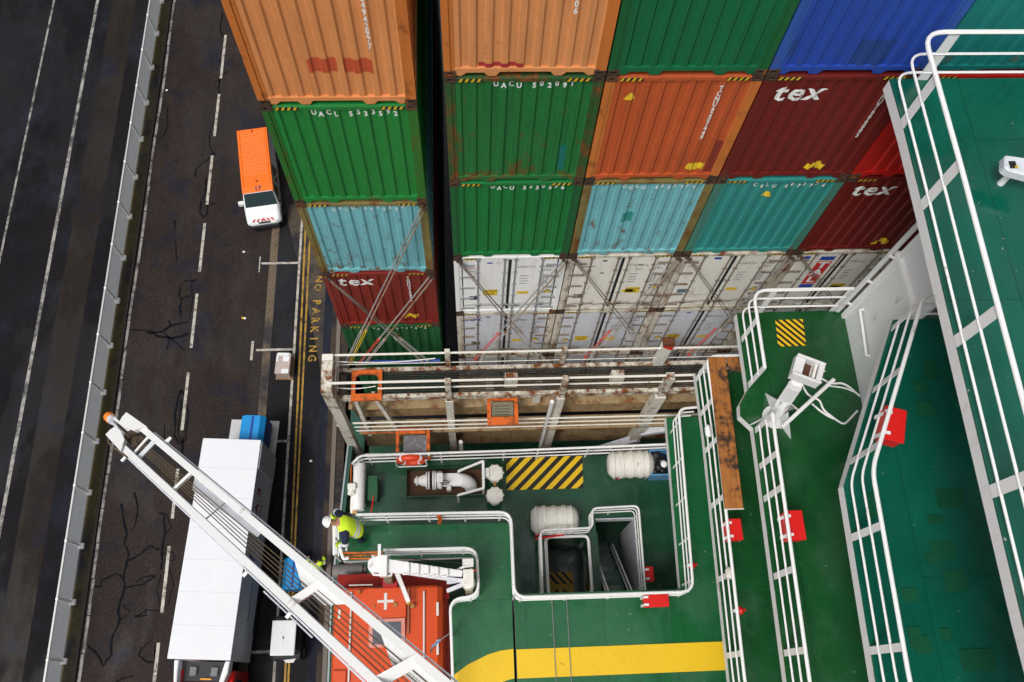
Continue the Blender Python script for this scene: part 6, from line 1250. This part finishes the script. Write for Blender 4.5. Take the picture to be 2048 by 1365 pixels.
for s in (-1, 1):
    g = MB(); g.box(s*hw-.03 if s > 0 else -hw-.004, 0, 3.86, hw+.004 if s > 0 else -hw+.03, LB_, 3.968); g.build('top_rail', M_VB if s < 0 else M_W3, trk, local=True)
    g = MB(); g.box(s*(hw-.04)-.03, 1.2, .45, s*(hw-.04)+.03, LB_-1.2, .95); g.build('side_guard', M_VB, trk, local=True)
for y, h in ((-1.0, 0), (LB_-2.6, 0)):
    for s in (-1, 1): wheel(trk, s*1.03, y, .50, .30)
g = MB(); g.box(-.45, -1.8, .62, .45, LB_-.1, .95); g.box(-hw+.05, .05, .60, hw-.05, LB_-.05, .798); g.build('chassis', M_VB, trk, local=True)
g = MB(); sd2 = hw-.018
M_TRED2 = plain('lorry_red', (.42, .02, .03)); M_NV = plain('lorry_navy', (.02, .03, .12))
y0 = LB_-2.0
for i, ch in enumerate('E.A.L.'):
    lettering(g, ch, (sd2+.003, y0-i*.36-.1, 3.05), (0, -1, 0), (0, 0, 1), .75, .03)
lettering(g, 'EXPRESS FREIGHT' if False else 'LEISURE', (sd2+.003, y0-.95, 2.38), (0, -1, 0), (0, 0, 1), .34, .02)
lettering(g, '24', (sd2+.003, y0-3.2, 2.7), (0, -1, 0), (0, 0, 1), .5, .03)
g.build('red_lettering', M_TRED2, trk, local=True)
g = MB()
for i in range(6):
    z = 3.3-i*.17; pts = [Vector((sd2+.005, 3.55+.75*k/8-i*.03, z+.10*math.sin(k/8*math.pi*2))) for k in range(9)]
    for a, b in zip(pts[:-1], pts[1:]): g.bar(a, b, .012, .05, (0, 0, 1))
g.box(sd2+.003, 3.5, 2.25, sd2+.008, 3.8, 2.55); g.box(sd2+.003, 1.6, 2.05, sd2+.006, 3.3, 2.12)
g.build('wave_logo', M_NV, trk, local=True)
g = MB(); g.box(hw+.004, LB_-1.25, 1.2, hw+.05, LB_-.03, 3.9); g.build('rear_door', M_W3, trk, local=True, bevel=.01)
g = MB(); g.box(-hw-.05, LB_-1.25, 1.2, -hw-.004, LB_-.03, 3.9); g.build('rear_door', M_W3, trk, local=True, bevel=.01)
g = MB(); g.box(-hw+.22, LB_+.04, 1.06, hw-.02, LB_+1.75, 1.10); tlf = g.build('tail_lift', paint('lift_grey', (.50, .50, .49), .5, .15, .2, .05), trk, local=True)
for x in (-.9, .9): g = MB(); g.bar((x, LB_-.1, .7), (x, LB_+.5, 1.04), .08, .1); g.build('lift_arm', M_VB, tlf, local=True)
# cab
cz = 2.95
g = MB(); g.prism([(-1.2, -.35, .7), (-1.2, -.35, cz), (-1.2, -1.35, cz+.05), (-1.2, -1.95, cz-.25), (-1.2, -2.25, 1.6), (-1.2, -2.3, .5), (-1.2, -.35, .5)], (2.4, 0, 0)); g.build('cab', M_CAB, trk, local=True, bevel=.05)
for s in (-1, 1):
    g = MB(); xo = s*1.02; pts = [(xo-.10, -.02, 3.1), (xo+.10, -.02, 3.1), (xo+.10-s*.02, -.45, 3.35), (xo+.06-s*.10, -.85, 3.1), (xo-.02-s*.14, -1.05, 2.95), (xo-.12-s*.12, -.8, 2.96)]
    g.prism([(a, b, 3.0) for a, b, c_ in pts], (0, 0, .55)); g.build('air_deflector', M_VW, trk, local=True, bevel=.06, seg=2)
    g = MB(); g.box(s*1.2-.02, -1.7, 1.7, s*1.2+.02, -.7, 2.5); g.build('side_window', M_WS, trk, local=True)
    g = MB(); g.box(s*1.38-.1, -2.1, 1.7, s*1.38+.1, -2.0, 2.4); g.build('mirror', M_VB, trk, local=True)
g = MB(); g.box(-.80, -.80, cz+.0, .80, -.05, cz+.10); g.build('roof_recess', M_VB, trk, local=True)
for x in (-.55, .30): g = MB(); g.box(x, -.60, cz+.1, x+.28, -.25, cz+.22); g.build('roof_unit', M_DMARK, trk, local=True, bevel=.03)
g = MB(); g.box(-.1, -.74, cz+.101, .35, -.68, cz+.15); g.build('marker_lamp', plain('amber', (.75, .28, .02)), trk, local=True)
g = MB(); g.prism([(-.85, -.82, cz+.02), (.85, -.82, cz+.02), (.7, -1.0, cz+.02), (-.7, -1.0, cz+.02)], (0, 0, .16)); g.build('sun_visor', M_VB, trk, local=True, bevel=.02)
g = MB(); g.box(-1.0, -2.28, 1.7, 1.0, -2.10, 2.5); g.build('windscreen', M_WS, trk, local=True)
# blue hooded roll cages
M_HOOD = paint('hood_blue', (.012, .26, .62), .4, .15, .1, 0, .0); M_HOOD2 = plain('hood_navy', (.010, .05, .30), .5)
def hooded(c, rz, label, l=1.2, w=.85, h=1.35, z0=0):
    t = thing('roll_cage', label, 'roll cage', (c.x, c.y, z0), 'blue hooded roll cages', rz)
    for x in (-w/2+.1, w/2-.1):
        for y in (-l/2+.1, l/2-.1): g = MB(); g.lathe((x-.02, y, .06), (1, 0, 0), [(0, .06), (.04, .06)], 10); g.build('castor', M_TYRE, t, local=True)
    g = MB(); g.box(-w/2, -l/2, .13, w/2, l/2, .17); g.build('base', M_STEEL, t, local=True)
    g = MB(); g.prism([(-w/2, -l/2, .2), (w/2, -l/2, .2), (w/2+.01, -l/2, h-.22), (w*.30, -l/2, h), (0, -l/2, h-.03), (-w*.30, -l/2, h), (-w/2-.01, -l/2, h-.22)], (0, l, 0)); g.build('hood', M_HOOD, t, local=True, bevel=.03, seg=2)
    g = MB(); g.face([(w/2+.014, -l/2+.03, .25), (w/2+.014, l/2-.03, .25), (w/2+.022, l/2-.03, h-.28), (w/2+.022, -l/2+.03, h-.28)]); g.build('dark_side_face', M_HOOD2, t, local=True)  # darker blue sheet over the right side only
    g = MB(); g.prism([(-.05, -l/2+.06, h-.018), (.05, -l/2+.06, h-.018), (.05, l/2-.06, h-.018), (-.05, l/2-.06, h-.018)], (0, 0, .004)); g.build('ridge_strap', M_HOOD2, t, local=True)
tb = trk.matrix_basis if False else (Matrix.Translation(fc) @ Matrix.Rotation(an, 4, 'Z'))
pc = tb @ Vector((.40, LB_+.85, 0)); hooded(pc, an, 'blue hooded roll cage standing on the tail lift of the truck', 1.35, 1.1, 1.6, 1.105)
hooded(at(586, 1147, H-1.3), an*.6, 'blue hooded roll cage on the ground seen between the boom beams', 1.35, .95, 1.3)
# pallet with wrapped cartons
c = at(568, 731, H-.5); t = thing('wrapped_pallet', 'shrink wrapped cardboard load on a wooden pallet by the parking bays', 'pallet', (c.x, c.y, 0), None, -.05)
M_CARD = paint('cardboard', (.46, .38, .34), .4, .2, .2, 0, .2); M_WOOD = paint('pallet_wood', (.30, .17, .09), .7, .3, .3)
for y in (-.55, 0, .50): g = MB(); g.box(-.42, y, .0, .42, y+.09, .09); g.build('bearer', M_WOOD, t, local=True)
for k in range(6): g = MB(); g.box(-.42+k*.145, -.62, .092, -.42+k*.145+.11, .62, .115); g.build('board', M_WOOD, t, local=True)
g = MB(); g.box(-.36, -.54, .117, .36, .56, .78); g.build('carton_load', M_CARD, t, local=True, bevel=.03)
for (x0, y0_, x1, y1_) in ((-.30, .40, .25, .55), (-.02, .10, .30, .38), (-.02, -.52, .32, -.30), (-.34, .10, -.24, .40)): g = MB(); g.box(x0, y0_, .781, x1, y1_, .80); g.build('paper_sheet', M_VW, t, local=True)
# small dark tug with white roof
c = at(566, 1276, H-1.75); t = thing('tow_tractor', 'small black tow tractor with a ribbed white roof parked by the quay edge', 'tractor', (c.x+.02, c.y, 0), None, an*.3)
g = MB(); g.box(-.52, -.72, 1.70, .52, .72, 1.80); rf = g.build('roof', M_VW, t, local=True, bevel=.05, seg=2)
for a, b in (((-.4, -.55), (.4, .55)), ((-.4, .55), (.4, -.55)), ((0, -.6), (0, .6))): g = MB(); g.bar((*a, 1.80), (*b, 1.80), .05, .018); g.build('roof_rib', M_VW, rf, local=True)
g = MB(); g.box(-.62, -.85, .35, .62, .95, .95); g.build('body', M_VB, t, local=True, bevel=.05)
for x in (-.46, .46):
    for y in (-.6, .6): g = MB(); g.bar((x, y, .95), (x, y, 1.70), .06, .06); g.build('pillar', M_VB, t, local=True)
for s in (-1, 1):
    for y in (-.55, .6): wheel(t, s*.55, y, .33, .22)
g = MB(); g.box(.47, -.5, 1.0, .49, .5, 1.65); g.build('side_window', M_WS, t, local=True)
g = MB(); g.prism([(-.1, -.86, .96), (.45, -.80, .96), (.35, -.98, .96), (.05, -.98, .96)], (0, 0, .05)); g.build('bumper', M_VW, t, local=True, bevel=.02)
g = MB(); g.box(-.2, .0, .96, .2, .35, 1.1); g.box(-.2, .32, 1.1, .2, .4, 1.5); g.build('seat', M_VB, t, local=True)
# litter
for (u, v, col, lb) in ((488, 505, M_W2, 'pale scrap of litter lying on the road near the van'), (486, 637, M_TYEL, 'yellow and green scrap of litter lying on the road'), (490, 638, M_W1, 'white scrap of litter next to the yellow scrap'), (334, 182, M_W1, 'white pebble of litter on the road near the fence'), (677, 660, M_TRED, 'red and yellow wrapper lying by the quay edge'), (622, 923, M_W2, 'tan scrap of litter near the yellow lines'), (676, 852, M_W1, 'crumpled white paper at the foot of the bridge column')):
    p = at(u, v, H); g = MB(); g.add([(p.x-.06, p.y-.05, .03), (p.x+.07, p.y-.03, .05), (p.x+.05, p.y+.06, .03), (p.x-.05, p.y+.05, .07), (p.x, p.y, .012)], [(0, 1, 2, 3), (0, 1, 4), (1, 2, 4), (2, 3, 4), (3, 0, 4)]); o = g.build('paper_scrap', col); tag(o, lb, 'scrap')
